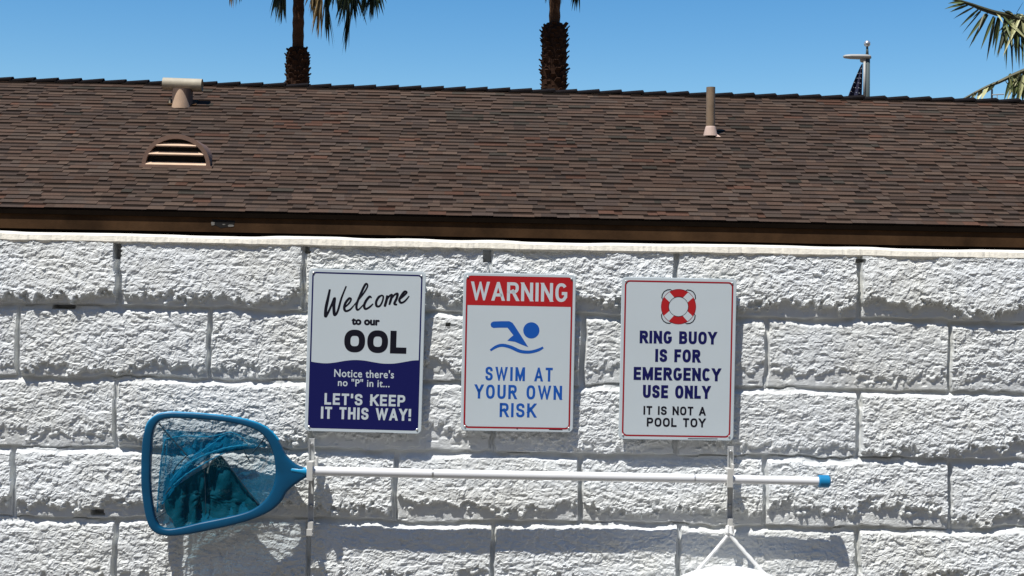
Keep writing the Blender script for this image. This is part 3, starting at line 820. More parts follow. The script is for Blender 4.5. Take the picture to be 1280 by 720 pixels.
# --- the two hangers that carry the pole
def hanger(px, ytop, ybot, ypole, label, low):
    T, B = at(px+1.5, ytop, -0.022), at(px, ybot, -0.022)
    root = empty('pole_hanger', B, label, 'hanger', 'metal hangers holding the skimmer pole'); RO = B
    ln = T.z-B.z; tl = (T.x-B.x)/ln
    mbx = MB()
    # strip folded from a narrow channel: web and two returned edges
    n0 = len(mbx.v)
    for (x0, x1, y0, y1) in ((-0.0062, 0.0062, -0.0018, 0.0), (-0.0062, -0.0046, -0.0060, -0.0018), (0.0046, 0.0062, -0.0060, -0.0018)):
        mbx.box((x0, y0, 0), (x1, y1, ln), 0.0004)
    for p in mbx.v: p.x += tl*p.z
    mbx.build('strip', GALV, root)
    pz = at(px, ypole, YP); q_ = pz-RO
    cl = MB()
    # open hook cradling the pole from below, and the pinching clip in front
    R_ = RP+0.0022
    pts = [Vector((q_.x, -0.004, q_.z-0.020))] + [Vector((q_.x, q_.y+R_*math.cos(a), q_.z+R_*math.sin(a))) for a in [rad(d) for d in range(300, 158, -14)]]
    pts = [Vector((q_.x, -0.003, q_.z-0.012)), Vector((q_.x, -0.014, q_.z-0.016))] + pts[1:]
    for sx in (-0.0042, 0.0, 0.0042): cl.tube([p+Vector((sx, 0, 0)) for p in pts], 0.0024, 8)
    cl.build('hook', CLIP, root)
    jaw = MB()
    jaw.box((q_.x-0.0072, q_.y-R_-0.0035, q_.z-0.017), (q_.x+0.0056, q_.y-R_-0.0005, q_.z+0.024), 0.001)
    jaw.box((q_.x-0.0060, q_.y-R_-0.0005, q_.z+0.017), (q_.x+0.0048, -0.006, q_.z+0.0215), 0.0008)
    jaw.box((q_.x+0.008, q_.y+0.010, q_.z-0.004), (q_.x+0.013, -0.004, q_.z+0.030), 0.0012)
    jaw.build('jaw', CLIP, root)
    for zz in (0.94, 0.30):
        c = Vector((tl*ln*zz, -0.0055, ln*zz)); sc = MB()
        sc.tube([c+Vector((0, 0.008, 0)), c, c+Vector((0, -0.0028, 0))], [0.0040, 0.0040, 0.0022], 12); sc.build('screw', STEEL, root)
    if low:                                        # bottom hook
        hk = MB(); hk.box((-0.0068, -0.024, 0.0), (0.0060, -0.0065, 0.0042), 0.0012); hk.box((-0.0066, -0.025, 0.001), (0.0058, -0.0215, 0.016), 0.001)
        hk.box((-0.0058, -0.012, 0.012), (0.0062, -0.0062, 0.030), 0.0015)
        hk.build('lower_hook', CLIP, root)
    return root
hanger(388.5, 548, 668, 590, 'pale metal hanger clipped to the pole beside the blue net', True)
hg = hanger(911.5, 558, 664, 598.5, 'metal hanger near the end of the pole, carrying the white rope', True)

# ================================================================== RING BUOY
YB = -0.075
top_b = at(911, 707.5, YB)
RB, rb_ = 0.192, 0.046
buoy = empty('ring_buoy', (top_b.x, YB, top_b.z-RB-rb_), 'white ring buoy hung by white rope, only its top edge in view', 'life ring')
b = MB(); NB, NM = 96, 22
for i in range(NB):
    a = 2*math.pi*i/NB
    for k in range(NM):
        f_ = 2*math.pi*k/NM; rr2 = RB+rb_*math.cos(f_)
        b.v.append(Vector((rr2*math.cos(a), rb_*math.sin(f_), rr2*math.sin(a))))
for i in range(NB):
    for k in range(NM):
        j, k2 = (i+1) % NB, (k+1) % NM
        b.f.append([i*NM+k, j*NM+k, j*NM+k2, i*NM+k2]); b.c.append(None)
b.build('ring', BUOY, buoy, smooth=True)
kn = at(911, 671, -0.046)-Vector(buoy.location)
hookp = at(911, 660, -0.045)-Vector(buoy.location)
rp = MB()
A45 = [Vector((sx*RB*math.cos(rad(45))*1.10, -0.028, RB*math.sin(rad(45))*1.14)) for sx in (-1, 1)]
def rope(pts, r=0.0041):
    P = smooth_path(pts, 14)
    rp.tube([p+Vector((0.0004*math.sin(i*2.1), 0.0004*math.cos(i*2.1), 0)) for i, p in enumerate(P)], [r*(1+0.10*math.sin(i*2.1)) for i in range(len(P))], 9)
rope([hookp+Vector((-0.003, 0, 0.004)), kn.lerp(hookp, 0.5)+Vector((-0.0045, -0.002, 0)), kn+Vector((-0.004, 0, 0.001)), kn.lerp(A45[0], 0.5)+Vector((0, 0, -0.003)), A45[0]])
rope([hookp+Vector((0.003, 0, 0.001)), kn.lerp(hookp, 0.4)+Vector((0.005, -0.002, 0)), kn+Vector((0.005, 0, 0.001)), kn.lerp(A45[1], 0.5)+Vector((0, 0, -0.002)), A45[1]])
# grab line round the ring
for k in range(4):
    a0 = rad(45+90*k); pts = []
    for t in np.linspace(0, 1, 9):
        a = a0+rad(90)*t; r_ = RB+rb_+0.006+0.028*math.sin(math.pi*t)
        if k == 0: r_ = RB+rb_*0.5; 
        pts.append(Vector((r_*math.cos(a), 0.02 if k == 0 else 0, r_*math.sin(a))))
    if k: rope(pts, 0.0034)
rp.build('rope', ROPE, buoy, smooth=True)
for k in range(4):
    a = rad(45+90*k); bn_ = MB(); cb = Vector((RB*math.cos(a), 0, RB*math.sin(a))); er = Vector((math.cos(a), 0, math.sin(a))); et = Vector((-math.sin(a), 0, math.cos(a)))
    ringp = []
    for j in range(-2, 3):
        for f in range(24):
            ff = 2*math.pi*f/24; aa = a+j*0.055; e2 = Vector((math.cos(aa), 0, math.sin(aa)))
            bn_.v.append(e2*(RB+(rb_+0.0012)*math.cos(ff)) + Vector((0, (rb_+0.0012)*math.sin(ff), 0)))
    for j in range(4):
        for f in range(24):
            g = (f+1) % 24; bn_.f.append([j*24+f, (j+1)*24+f, (j+1)*24+g, j*24+g]); bn_.c.append(None)
    bn_.build('rope_band', BUOY, buoy, smooth=True)

# ================================================================== HOUSE BEHIND THE WALL
random.seed(11)
YE, YR = 9.0, 12.2
ez, rz = at(640, 271.5, YE).z, at(640, 113.5, YR).z
house = empty('house', (0.75, YR, 0), 'low house with brown shingle roof rising behind the white wall', 'house')
HO = Vector(house.location)
# the roof lines follow the photograph's eave and ridge, a trifle off the wall's direction
eaz = (at(1280, 283.5, YE).z-at(0, 258.5, YE).z)/(at(1280, 283.5, YE).x-at(0, 258.5, YE).x)
raz = (at(1280, 128, YR).z-at(0, 100.5, YR).z)/(at(1280, 128, YR).x-at(0, 100.5, YR).x)
sag = lambda x: 0.0
HX0, HX1 = -11.5, 13.5
def roofp(x, s, h=0.0):
    """point on the near slope: s = 0 eave .. 1 ridge, h above the deck"""
    zE = ez + eaz*(x-0.75); zR = rz + raz*(x-0.75)
    run, rise = YR-YE, zR-zE; L = math.hypot(run, rise)
    return Vector((x, YE+run*s - h*rise/L, zE+rise*s + h*run/L))
SL = (roofp(0, 1)-roofp(0, 0)).length
NC = 38
b = MB()
base_cols = [(0.074, 0.056, 0.047), (0.066, 0.052, 0.045), (0.084, 0.065, 0.054), (0.064, 0.052, 0.047), (0.076, 0.055, 0.045), (0.070, 0.058, 0.051)]
for c in range(NC):
    s0, s1_ = c/NC, (c+1)/NC
    x = HX0 - random.random()*0.3
    while x < HX1:
        wd = random.choice((0.07, 0.10, 0.13, 0.16, 0.20))*random.uniform(0.85, 1.2)
        x1 = min(x+wd, HX1); high = random.random() < 0.55
        t = 0.0115 if high else 0.0062
        cl = random.choice(base_cols); g = random.uniform(0.78, 1.15)
        a_ = np.array([x*0.55]); n_ = vnoise(a_, np.array([c*0.31]), 200)[0]
        n2 = vnoise(a_*2.2, np.array([c*0.8]), 201)[0]
        if n2 > 0.28 and random.random() < 0.15+0.3*c/NC: cl = (0.086, 0.052, 0.040)
        if n2 < -0.28 and random.random() < 0.4*c/NC: cl = (0.045, 0.043, 0.038)
        g *= 1+0.25*n_
        cl = (cl[0]*g*1.08, cl[1]*g*0.95, cl[2]*g*0.84)
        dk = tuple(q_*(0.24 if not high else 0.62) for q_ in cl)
        up = 0.003
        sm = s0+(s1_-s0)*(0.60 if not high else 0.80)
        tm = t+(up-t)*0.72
        jx = random.uniform(-0.002, 0.002)/SL
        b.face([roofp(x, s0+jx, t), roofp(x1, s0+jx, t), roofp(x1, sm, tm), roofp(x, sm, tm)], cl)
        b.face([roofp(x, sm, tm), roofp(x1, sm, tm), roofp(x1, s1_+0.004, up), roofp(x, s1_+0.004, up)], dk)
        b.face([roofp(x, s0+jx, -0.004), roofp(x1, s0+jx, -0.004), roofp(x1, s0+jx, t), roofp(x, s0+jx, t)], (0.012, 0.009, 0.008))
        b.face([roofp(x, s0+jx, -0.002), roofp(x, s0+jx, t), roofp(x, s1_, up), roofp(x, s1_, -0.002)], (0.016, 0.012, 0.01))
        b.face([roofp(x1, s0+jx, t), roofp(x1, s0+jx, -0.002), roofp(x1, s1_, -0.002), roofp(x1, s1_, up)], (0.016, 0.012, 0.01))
        x = x1
# deck under the shingles and the far slope
dc = (0.02, 0.015, 0.012)
b.face([roofp(HX0, 0, -0.006), roofp(HX1, 0, -0.006), roofp(HX1, 1, -0.006), roofp(HX0, 1, -0.006)], dc)
far = lambda x: Vector((x, 2*YR-YE, ez+eaz*(x-0.75)))
b.face([roofp(HX0, 1, -0.002), roofp(HX1, 1, -0.002), far(HX1), far(HX0)], (0.06, 0.043, 0.035))
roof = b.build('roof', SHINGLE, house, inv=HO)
# ridge caps, each lapping the next towards the right
rcap = MB(); x = HX0; e = 28.0/1700*(YR-CAM.y)
def rp_(x): return roofp(x, 1)
while x < HX1:
    xe = x+e*random.uniform(0.97, 1.03)
    hl, hr = 0.002, 0.027
    dr_ = Vector((0, -0.085, -0.030)); db_ = Vector((0, 0.12, -0.056))
    A, B = rp_(x)+Vector((0, 0, 0.012+hl)), rp_(xe+0.02)+Vector((0, 0, 0.012+hr+random.uniform(-.003, .003)))
    d3 = Vector((0, 0, 0.016))
    for q0, q1 in ((dr_, None), (db_, None)):
        rcap.face([A, A+q0, B+q0, B] if q0 is dr_ else [A+q0, A, B, B+q0])
    rcap.face([B, B+dr_, B+dr_-d3*1.2, B-d3*1.2]); rcap.face([B+db_, B, B-d3*1.2, B+db_-d3*1.2])
    rcap.face([A+dr_, A+dr_-d3, B+dr_-d3*1.4, B+dr_])
    x = xe
rcap.build('ridge_cap', RIDGE, house, inv=HO)
# fascia: drip edge over a board
def beam(name, m, y0, y1, dz0, dz1, nseg=60, wob=0.0):
    bb = MB(); pts = np.linspace(HX0, HX1, nseg)
    for x in pts:
        z = ez+eaz*(x-0.75); w_ = wob*vnoise(np.array([x*1.3]), np.array([dz0*9]), 7)[0]
        bb.v += [Vector((x, y0, z+dz0+w_))-HO, Vector((x, y0, z+dz1))-HO, Vector((x, y1, z+dz1))-HO, Vector((x, y1, z+dz0+w_))-HO]
    for i in range(nseg-1):
        for k in range(4):
            k2 = (k+1) % 4; bb.f.append([i*4+k2, i*4+k, i*4+4+k, i*4+4+k2]); bb.c.append(None)
    return bb.build(name, m, house)
beam('drip_edge', TRIM, YE-0.004, YE+0.05, -0.050, -0.012, wob=0.004)
fa = beam('fascia', FASCIA, YE+0.012, YE+0.06, -0.180, -0.052, wob=0.006)
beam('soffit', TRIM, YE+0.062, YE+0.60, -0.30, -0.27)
beam('shadow_gap_board', TRIM, YE+0.040, YE+0.060, -0.30, -0.182)  # set-back board, near black to paint the shadow gap below the fascia
# chipped spot on the board
for (cx_, cy_, w_, h_) in ((266, 279.5, 5, 4), (288, 282, 7, 3), (280, 280.5, 4, 1.6)):
    ps = []
    for k in range(9):
        a = 2*math.pi*k/9; r_ = random.uniform(0.6, 1.1)
        ps.append(at(cx_+w_*0.6*r_*math.cos(a), cy_+h_*0.6*r_*math.sin(a), YE+0.0095)-HO)
    b = MB(); n0 = 0; b.v += ps + [p+Vector((0, 0.003, 0)) for p in ps]
    b.f.append([n0+k for k in range(9)]); b.c.append(None)
    for k in range(9): b.f.append([n0+k, n0+9+k, n0+9+(k+1) % 9, n0+(k+1) % 9]); b.c.append(None)
    b.build('chipped_paint', CHIP, fa)
b = MB(); pp = [at(x_, y_, YE+0.0105)-HO for x_, y_ in ((265, 274), (294, 276), (292, 283), (276, 285), (268, 281))]; b.face(pp[::-1]); b.build('rotten_hollow', BLACK, fa)
hw = MB()
hw.box((HX0+0.7-HO.x, YE+0.6-HO.y, 0), (HX1-0.7-HO.x, 2*YR-YE-0.6-HO.y, ez-0.30))
hw.build('wall', STUCCO, house)
for xg in (HX0+0.7, HX1-0.7):
    gb = MB(); zb = ez-0.30; z2 = rz-0.06
    gb.face([Vector((xg, YE+0.6, zb))-HO, Vector((xg, 2*YR-YE-0.6, zb))-HO, Vector((xg, YR, z2+raz*(xg-.75)))-HO]); gb.build('gable', STUCCO, house)

def on_roof(px, py):
    """where the sight line of a pixel meets the near slope"""
    d = _fw*F + _rt*(px-640.0) + _up*(360.0-py)
    lo_, hi_ = 5.0, 25.0
    best = None
    for i in range(4000):
        t = (YE+(YR-YE)*i/4000-CAM.y)/d.y; p = CAM+d*t
        s = i/4000; zz = roofp(p.x, s).z
        if best is None or abs(p.z-zz) < best[0]: best = (abs(p.z-zz), s, p.x)
    return best[2], best[1]
# vent pipe with its boot
vx, vsl = on_roof(888, 170); P0 = roofp(vx, vsl)
sc_ = (P0.y-CAM.y)/F
b = MB(); tp = at(888.5, 109, P0.y)
b.tube([P0-Vector((0, 0, 0.1))-HO, tp-HO], 5.6*sc_, 20)
b.tube([tp-HO, tp-HO-Vector((0, 0, 0.06))], 4.6*sc_, 20)
vp = b.build('vent_pipe', PIPEM, house)
b = MB(); c = P0-HO
b.tube([c+Vector((0, 0, 0.0)), c+Vector((0, 0, 0.03)), c+Vector((0, 0, 0.085)), c+Vector((0, 0, 0.10))], [9.0*sc_, 8.2*sc_, 6.6*sc_, 5.9*sc_], 20, cap=False)
nrm_ = (roofp(0, 0, 1)-roofp(0, 0, 0))
A = [roofp(vx-0.045, vsl-0.012, 0.016), roofp(vx+0.095, vsl-0.018, 0.016), roofp(vx+0.06, vsl+0.02, 0.014), roofp(vx-0.045, vsl+0.02, 0.014)]
b.face([p-HO for p in A])
b.build('flashing', FLASH, vp)
# T-top flue
tx, ts = on_roof(228, 131); P0 = roofp(tx, ts); sc_ = (P0.y-CAM.y)/F
flue = MB()
ctr = at(228.5, 105.5, P0.y); rt_ = 7.6*sc_; hl = 24*sc_
pts = [ctr+Vector((-hl, 0, 0.003)), ctr+Vector((hl, 0, -0.003))]
flue.tube([p-HO for p in pts], rt_, 28, cap=False)
flue.tube([p-HO for p in pts], rt_*0.9, 28, cap=False)
fl = flue.build('flue_vent', TANPALE, house, smooth=False)
b = MB(); P00 = P0-HO
b.tube([P00-Vector((0, 0, 0.05)), ctr-HO-Vector((0, 0, rt_*0.8))], 12.5*sc_, 28); b.build('collar', mat('dark_collar_paint', (0.11, 0.07, 0.05), 0.7), fl)  # collar in a darker brown than the flue
b = MB()
# pointed saddle in front of the collar
ap = ctr-HO-Vector((0, 14.5*sc_, rt_*1.02)); base_y = P00.y-15.5*sc_; bz = P00.z-0.028
n = 14; arc = []
for i in range(n+1):
    t = -1+2*i/n; arc.append(Vector((P00.x+10.8*sc_*t, base_y+0.35*15*sc_*t*t, bz+(ap.z-bz)*(1-abs(t)**1.7))))
fl0 = [Vector((p.x, p.y, bz-0.02)) for p in arc]
for i in range(n): b.face([fl0[i], fl0[i+1], arc[i+1], arc[i]])
for i in range(n): b.face([arc[i], arc[i+1], arc[i+1]+Vector((0, 4*sc_, 0)), arc[i]+Vector((0, 4*sc_, 0))])
b.build('saddle', TANM, fl)
b = MB(); b.box((P00.x-16.5*sc_, P00.y-0.01, bz), (P00.x-14.5*sc_, P00.y+0.02, bz+0.10), 0.001); b.build('stay', TANPALE, fl)
fb = MB(); A = [roofp(tx-0.15, ts-0.012, 0.0165), roofp(tx+0.15, ts-0.012, 0.0165), roofp(tx+0.15, ts+0.04, 0.0145), roofp(tx-0.15, ts+0.04, 0.0145)]
fb.face([p-HO for p in A]); fb.build('flashing', FASCIA, fl)
# half-round louvre: a hood whose upright front holds three slats
lx, ls = on_roof(220.5, 209); LP = roofp(lx, ls, 0.012); sc_ = (LP.y-CAM.y)/F
hw_, hh_ = 42*sc_, 39*sc_
def arch(r0, r1, k, y): a = math.pi*k/36; return Vector((-r0*math.cos(a), y, r1*math.sin(a)))
LV = LP-HO
b = MB(); yf = -0.02
for k in range(36):
    o0, o1 = arch(hw_, hh_, k, yf), arch(hw_, hh_, k+1, yf); i0, i1 = arch(hw_*0.885, hh_*0.86, k, yf), arch(hw_*0.885, hh_*0.86, k+1, yf)
    bk0, bk1 = Vector((o0.x*0.98, yf+0.10+o0.z*2.1, o0.z)), Vector((o1.x*0.98, yf+0.10+o1.z*2.1, o1.z))
    b.face([LV+o0, LV+i0, LV+i1, LV+o1]); b.face([LV+o0, LV+o1, LV+bk1, LV+bk0])
    b.face([LV+i0, LV+i0+Vector((0, 0.05, 0)), LV+i1+Vector((0, 0.05, 0)), LV+i1])
b.box(LV+Vector((-hw_*1.06, yf-0.012, -0.022)), LV+Vector((hw_*1.06, yf+0.05, 0.004)), 0.001)
lo = b.build('louver_vent', VENTF, house)
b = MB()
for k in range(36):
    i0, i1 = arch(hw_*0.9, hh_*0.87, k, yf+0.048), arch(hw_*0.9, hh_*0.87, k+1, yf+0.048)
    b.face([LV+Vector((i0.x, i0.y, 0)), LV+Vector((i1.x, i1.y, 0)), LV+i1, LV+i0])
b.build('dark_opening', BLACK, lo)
for zf in (0.035, 0.42, 0.74):
    z = hh_*0.86*zf; xw = hw_*0.885*math.sqrt(max(0, 1-zf*zf))*1.0; sb = MB(); 
    f0, f1 = Vector((0, yf-0.010, z)), Vector((0, yf+0.030, z+0.030))
    X_ = Vector((xw, 0, 0)); xi = hw_*0.885*math.sqrt(max(0, 1-min(0.99, (z+0.028)/(hh_*0.86))**2))
    X2 = Vector((xi*0.99, 0, 0)); d_ = Vector((0, 0.004, -0.012))
    sb.face([LV+f0-X_, LV+f0+X_, LV+f1+X2, LV+f1-X2]); sb.face([LV+f0-X_+d_, LV+f0+X_+d_, LV+f0+X_, LV+f0-X_])
    sb.face([LV+f0-X_+d_, LV+f1-X2+d_, LV+f1+X2+d_, LV+f0+X_+d_])
    sb.build('slat', TANM, lo)

# ================================================================== PALMS
def leaf_strip(b, p0, d, ln, wid, droop, col, seg=5, side=None, twist=0.0):
    """one leaflet: a tapering ribbon, creased along its middle, bending down under its weight"""
    p = Vector(p0); d = Vector(d).normalized(); st = ln/seg; rows_ = []
    sd = side if side is not None else d.cross(Vector((0, 0, 1)))
    if sd.length < 1e-3: sd = Vector((1, 0, 0))
    sd = sd.normalized()
    for i in range(seg+1):
        t = i/seg; ww = wid*(0.55+1.3*t if t < 0.3 else 0.94*(1-((t-0.3)/0.7)**1.5)+0.03)
        s_ = (sd - d*sd.dot(d)).normalized()
        rows_.append((p - s_*ww*0.5, p + d.cross(s_)*ww*0.16, p + s_*ww*0.5))
        p = p + d*st
        d = (d + Vector((0, 0, -droop*(0.4+1.2*t)/seg))).normalized()
    for a, c in zip(rows_, rows_[1:]):
        b.face([a[0], a[1], c[1], c[0]], col); b.face([a[1], a[2], c[2], c[1]], col)

def fan_frond(b, base, d, pet, blade, col, droop, hang=0.0, n=26, spread=125, rnd=random):
    """fan palm frond: bending stalk, then leaflets radiating from its end"""
    p = Vector(base); d = Vector(d).normalized(); pts = [p.copy()]
    for i in range(6):
        p = p + d*(pet/6); pts.append(p.copy())
        d = (d+Vector((0, 0, -hang/6))).normalized()
    b.tube(pts, [0.034-0.003*i for i in range(7)], 5, c=tuple(q_*0.9 for q_ in col), cap=False)
    sd = d.cross(Vector((0, 0, 1)))
    if sd.length < 0.05: sd = Vector((rnd.uniform(-1, 1), rnd.uniform(-1, 1), 0))
    sd = (sd.normalized() + 0.5*Vector((rnd.uniform(-1, 1), rnd.uniform(-1, 1), 0))).normalized()
    sd = (sd-d*sd.dot(d)).normalized(); nn = d.cross(sd)
    for k in range(n):
        a = rad(-spread/2+spread*k/(n-1)+rnd.uniform(-2, 2))
        dd = d*math.cos(a)+sd*math.sin(a)+nn*(0.18*abs(math.sin(a))+rnd.uniform(-.05, .05))
        ln = blade*(0.78+0.22*math.cos(a))*rnd.uniform(0.85, 1.08)
        g = rnd.uniform(0.75, 1.25)
        leaf_strip(b, p, dd, ln, 0.060*blade, droop*rnd.uniform(0.7, 1.3), tuple(q_*g for q_ in col), 5, nn.cross(dd))

GREEN, DARKG, GOLD, DEAD = (0.055, 0.085, 0.028), (0.030, 0.045, 0.018), (0.23, 0.16, 0.065), (0.075, 0.048, 0.028)
def fan_palm(px, Y, ytop_boot, wboot, wtrunk, ycrown, label, manual, seed, hump=None):
    rnd = random.Random(seed)
    sc = (Y-CAM.y)/F
    P = at(px, 115, Y); root = empty('palm_tree', (P.x, Y, 0), label, 'palm tree', 'tall fan palms behind the roof ridge')
    RO = Vector(root.location)
    zb = at(px, ytop_boot, Y).z; zc = at(px, ycrown, Y).z
    xc = at(px+1.5, ycrown, Y).x-RO.x
    tr = MB(); r = wtrunk*sc/2
    N = 60; pts = [Vector((xc*i/N, 0, zc*i/N)) for i in range(N+1)]
    tr.tube(pts, [r*(1.12-0.10*i/N)*(1+0.035*math.sin(i*9.7)+0.02*math.sin(i*3.3)) for i in range(N+1)], 18)
    trunk = tr.build('trunk', BARK, root, smooth=True)
    bo = MB(); rb2 = wboot*sc/2
    n_b = 520; z_lo = 1.5
    bo.tube([Vector((xc*z/zc, 0, z)) for z in (z_lo, zb-0.25, zb-0.05)], [rb2*0.93, rb2*0.93, r*1.5], 16)
    for k in range(n_b):                                  # stubs of cut leaf stalks, in a spiral
        z = zb-0.10-(zb-z_lo)*(k/n_b)**1.0
        a = k*2.399963+rnd.uniform(-.2, .2); e = Vector((math.cos(a), math.sin(a), 0))
        tp = min(1.0, 0.55+(zb-z)/0.5)
        if hump and e.x > 0.2: tp = 1.05
        c0 = Vector((xc*z/zc, 0, z)) + e*rb2*0.80*tp
        d = (e*0.62+Vector((0, 0, rnd.uniform(0.3, 1.0)))).normalized(); ln = rb2*rnd.uniform(0.22, 0.46)*tp
        t = Vector((-e.y, e.x, 0)); ww = rnd.uniform(0.06, 0.11)
        n2 = d.cross(t)
        q1 = c0+d*ln
        v0 = [c0+t*ww+n2*0.02, c0-t*ww+n2*0.02, c0-t*ww-n2*0.03, c0+t*ww-n2*0.03]
        ww2 = ww*rnd.uniform(0.35, 0.8)
        v1 = [q1+t*ww2+n2*0.012, q1-t*ww2+n2*0.012, q1-t*ww2-n2*0.012, q1+t*ww2-n2*0.012]
        m0 = len(bo.v); bo.v += v0+v1
        for f_ in ((0, 1, 5, 4), (1, 2, 6, 5), (2, 3, 7, 6), (3, 0, 4, 7), (4, 5, 6, 7)): bo.f.append([m0+i for i in f_]); bo.c.append(None)
    bo.build('leaf_bases', BOOT, trunk)
    cr = MB(); C = Vector((xc, 0, zc))
    for k in range(34):                                    # crown above the picture's edge
        a = k*2.399963+rnd.uniform(-.3, .3); el = rad(rnd.uniform(2, 82))
        d = Vector((math.cos(a)*math.cos(el), math.sin(a)*math.cos(el), math.sin(el)))
        fan_frond(cr, C+Vector((0, 0, rnd.uniform(0, 0.5))), d, rnd.uniform(0.9, 1.25), rnd.uniform(0.8, 1.05), GREEN if rnd.random() < 0.7 else DARKG, 0.9, 0.35, rnd=rnd)
    for (tx_, ty_, dy, ln, col, sp) in manual:             # drooping fronds whose tips hang into the picture
        tip = at(tx_, ty_, Y+dy)-RO
        hub = tip+Vector((0.10*rnd.uniform(-1, 1), 0, ln))
        st = C+Vector((0, 0, 0.05)); mid_ = st.lerp(hub, 0.55)+Vector((0, 0, 0.35*(hub-st).length*0.6))
        pts = smooth_path([st, mid_, hub], 6)
        cr.tube(pts, 0.024, 5, c=tuple(q_*0.8 for q_ in col), cap=False)
        dd0 = (tip-hub).normalized()
        for q_ in range(24):
            a = rad(rnd.gauss(0, sp)); ph = rnd.uniform(0, math.pi)
            dd = dd0+Vector((math.sin(a)*math.cos(ph)*1.2, math.sin(a)*math.sin(ph), 0.0))
            g = rnd.uniform(0.6, 1.3)
            leaf_strip(cr, hub+Vector((0, 0, rnd.uniform(-0.1, 0.05))), dd, ln*rnd.uniform(0.55, 1.02), 0.075, 0.35, tuple(z_*g for z_ in col), 5,
                       Vector((math.cos(ph*2), math.sin(ph*2), 0)))
    cr.build('crown', LEAF, root)
    return root
fan_palm(372.5, 31.0, 57, 30, 13.5, -52, 'tall palm with dark leaf base collar, behind the ridge right of the flue vent',
         [(290, 14, -0.8, 1.0, GOLD, 8), (350, 31, -0.6, 1.0, DARKG, 7), (347, 22, -0.4, 0.9, DARKG, 8), (397, 50, -1.0, 1.25, GOLD, 6), (391, 30, -0.8, 1.0, GOLD, 8), (411, 56, -0.5, 1.3, DARKG, 5), (431, 66, 0.3, 1.2, DARKG, 4),
          (428, 34, 0.1, 1.0, DARKG, 11), (442, 40, -0.4, 1.1, DARKG, 12), (422, 20, 0.6, 1.0, GREEN, 11), (455, 26, 0.3, 1.0, GREEN, 12), (466, 30, 0.2, 1.1, DARKG, 9), (473, 14, -0.2, 0.9, GREEN, 12), (436, 18, -0.6, 1.0, GREEN, 13), (302, 4, 0, 0.9, GREEN, 10), (410, 14, -0.4, 0.9, GREEN, 12)], 5)
fan_palm(693.0, 34.0, 27, 33, 13.5, -62, 'shaggy trunked palm rising behind the middle of the ridge, crown out of view',
         [(719, 15, -0.3, 1.0, DARKG, 4), (715, 8, -0.3, 0.9, DARKG, 6), (703, 2, 0.4, 0.9, DARKG, 7), (686, 1, -0.4, 0.8, DARKG, 7)], 9, hump=True)

# --- the nearer feather-leaved palm at the right edge
def feather(b, pts, lmax, col, rnd, n=46, hang=1.0, gold=0.3, both=True):
    P = smooth_path(pts, 10); N = len(P)
    b.tube(P, [0.030*(1-0.85*i/N)+0.004 for i in range(N)], 6, c=(0.11, 0.10, 0.045), cap=False)
    for k in range(n):
        t = 0.10+0.90*k/(n-1); f_ = t*(N-1); i = min(int(f_), N-2); p = P[i].lerp(P[i+1], f_-i)
        tg = (P[i+1]-P[i]).normalized()
        ln = lmax*(0.62+0.38*math.sin(math.pi*min(1, t*0.85+0.1)))
        sidev = tg.cross(Vector((0, 0, 1))).normalized()
        s_ = -1 if k % 2 else 1
        d = tg*(0.15+1.25*t*t) + sidev*s_*rnd.uniform(0.05, 0.40)*(1.2-t) + Vector((0, 0, -rnd.uniform(0.55, 1.0)*hang*(1.10-t)+rnd.uniform(-0.18, 0.18)))
        c = col if rnd.random() > gold*(1.3-t) else (0.42, 0.37, 0.17)
        g = rnd.uniform(0.55, 1.35)
        leaf_strip(b, p, d, ln*rnd.uniform(0.75, 1.12), rnd.uniform(0.035, 0.062), 0.5*hang*rnd.uniform(0.5, 1.3), tuple(q_*g for q_ in c), 6)
YQ = 19.0
rnd = random.Random(3)
Cq = at(1300, 40, YQ)
rp3 = empty('palm_tree', (Cq.x, YQ, 0), 'feathery green palm at the right edge with arching sunlit fronds', 'palm tree')
RO = Vector(rp3.location)
t3 = MB(); t3.tube([Vector((0, 0, Cq.z*i/30)) for i in range(31)], [0.17+0.015*math.sin(i*5) for i in range(31)], 16); t3.build('trunk', BARK, rp3, smooth=True)
cr = MB(); C0 = Vector((0, 0, Cq.z))
A = lambda x, y, dy=0: at(x, y, YQ+dy)-RO
LG = (0.085, 0.115, 0.040)
E5 = lambda x, y, dy=0: A(1180+x/5.54, y/5.54, dy)
def rachis(pts, r0, r1, col):
    P = smooth_path(pts, 8); N = len(P)
    cr.tube(P, [r0+(r1-r0)*i/(N-1) for i in range(N)], 7, c=col, cap=False)
DK, MID, PALE = (0.036, 0.042, 0.014), (0.115, 0.145, 0.045), (0.46, 0.45, 0.22)
rachis([E5(620, 190), E5(554, 150), E5(450, 112), E5(350, 88), E5(250, 55), E5(190, 32), E5(60, -8)], 0.062, 0.022, (0.060, 0.058, 0.022))
rachis([E5(640, 460, -.3), E5(554, 490, -.3), E5(470, 525, -.3), E5(380, 568, -.3), E5(300, 600, -.3), E5(200, 650, -.3), E5(105, 702, -.3)], 0.042, 0.014, (0.09, 0.085, 0.03))
def leaves(lst, dy):
    for (x0, y0, x1, y1, wpx, c) in lst:
        a, b_ = E5(x0, y0, dy+rnd.uniform(-.04, .04)), E5(x1, y1, dy-rnd.uniform(0, .16))
        v_ = b_-a; g = rnd.uniform(0.8, 1.2)
        leaf_strip(cr, a, v_+Vector((0, 0, 0.10*v_.length)), v_.length, wpx*0.0024, 0.18, tuple(q_*g for q_ in c), 6, Vector((v_.z, rnd.uniform(-.4, .4), -v_.x)))
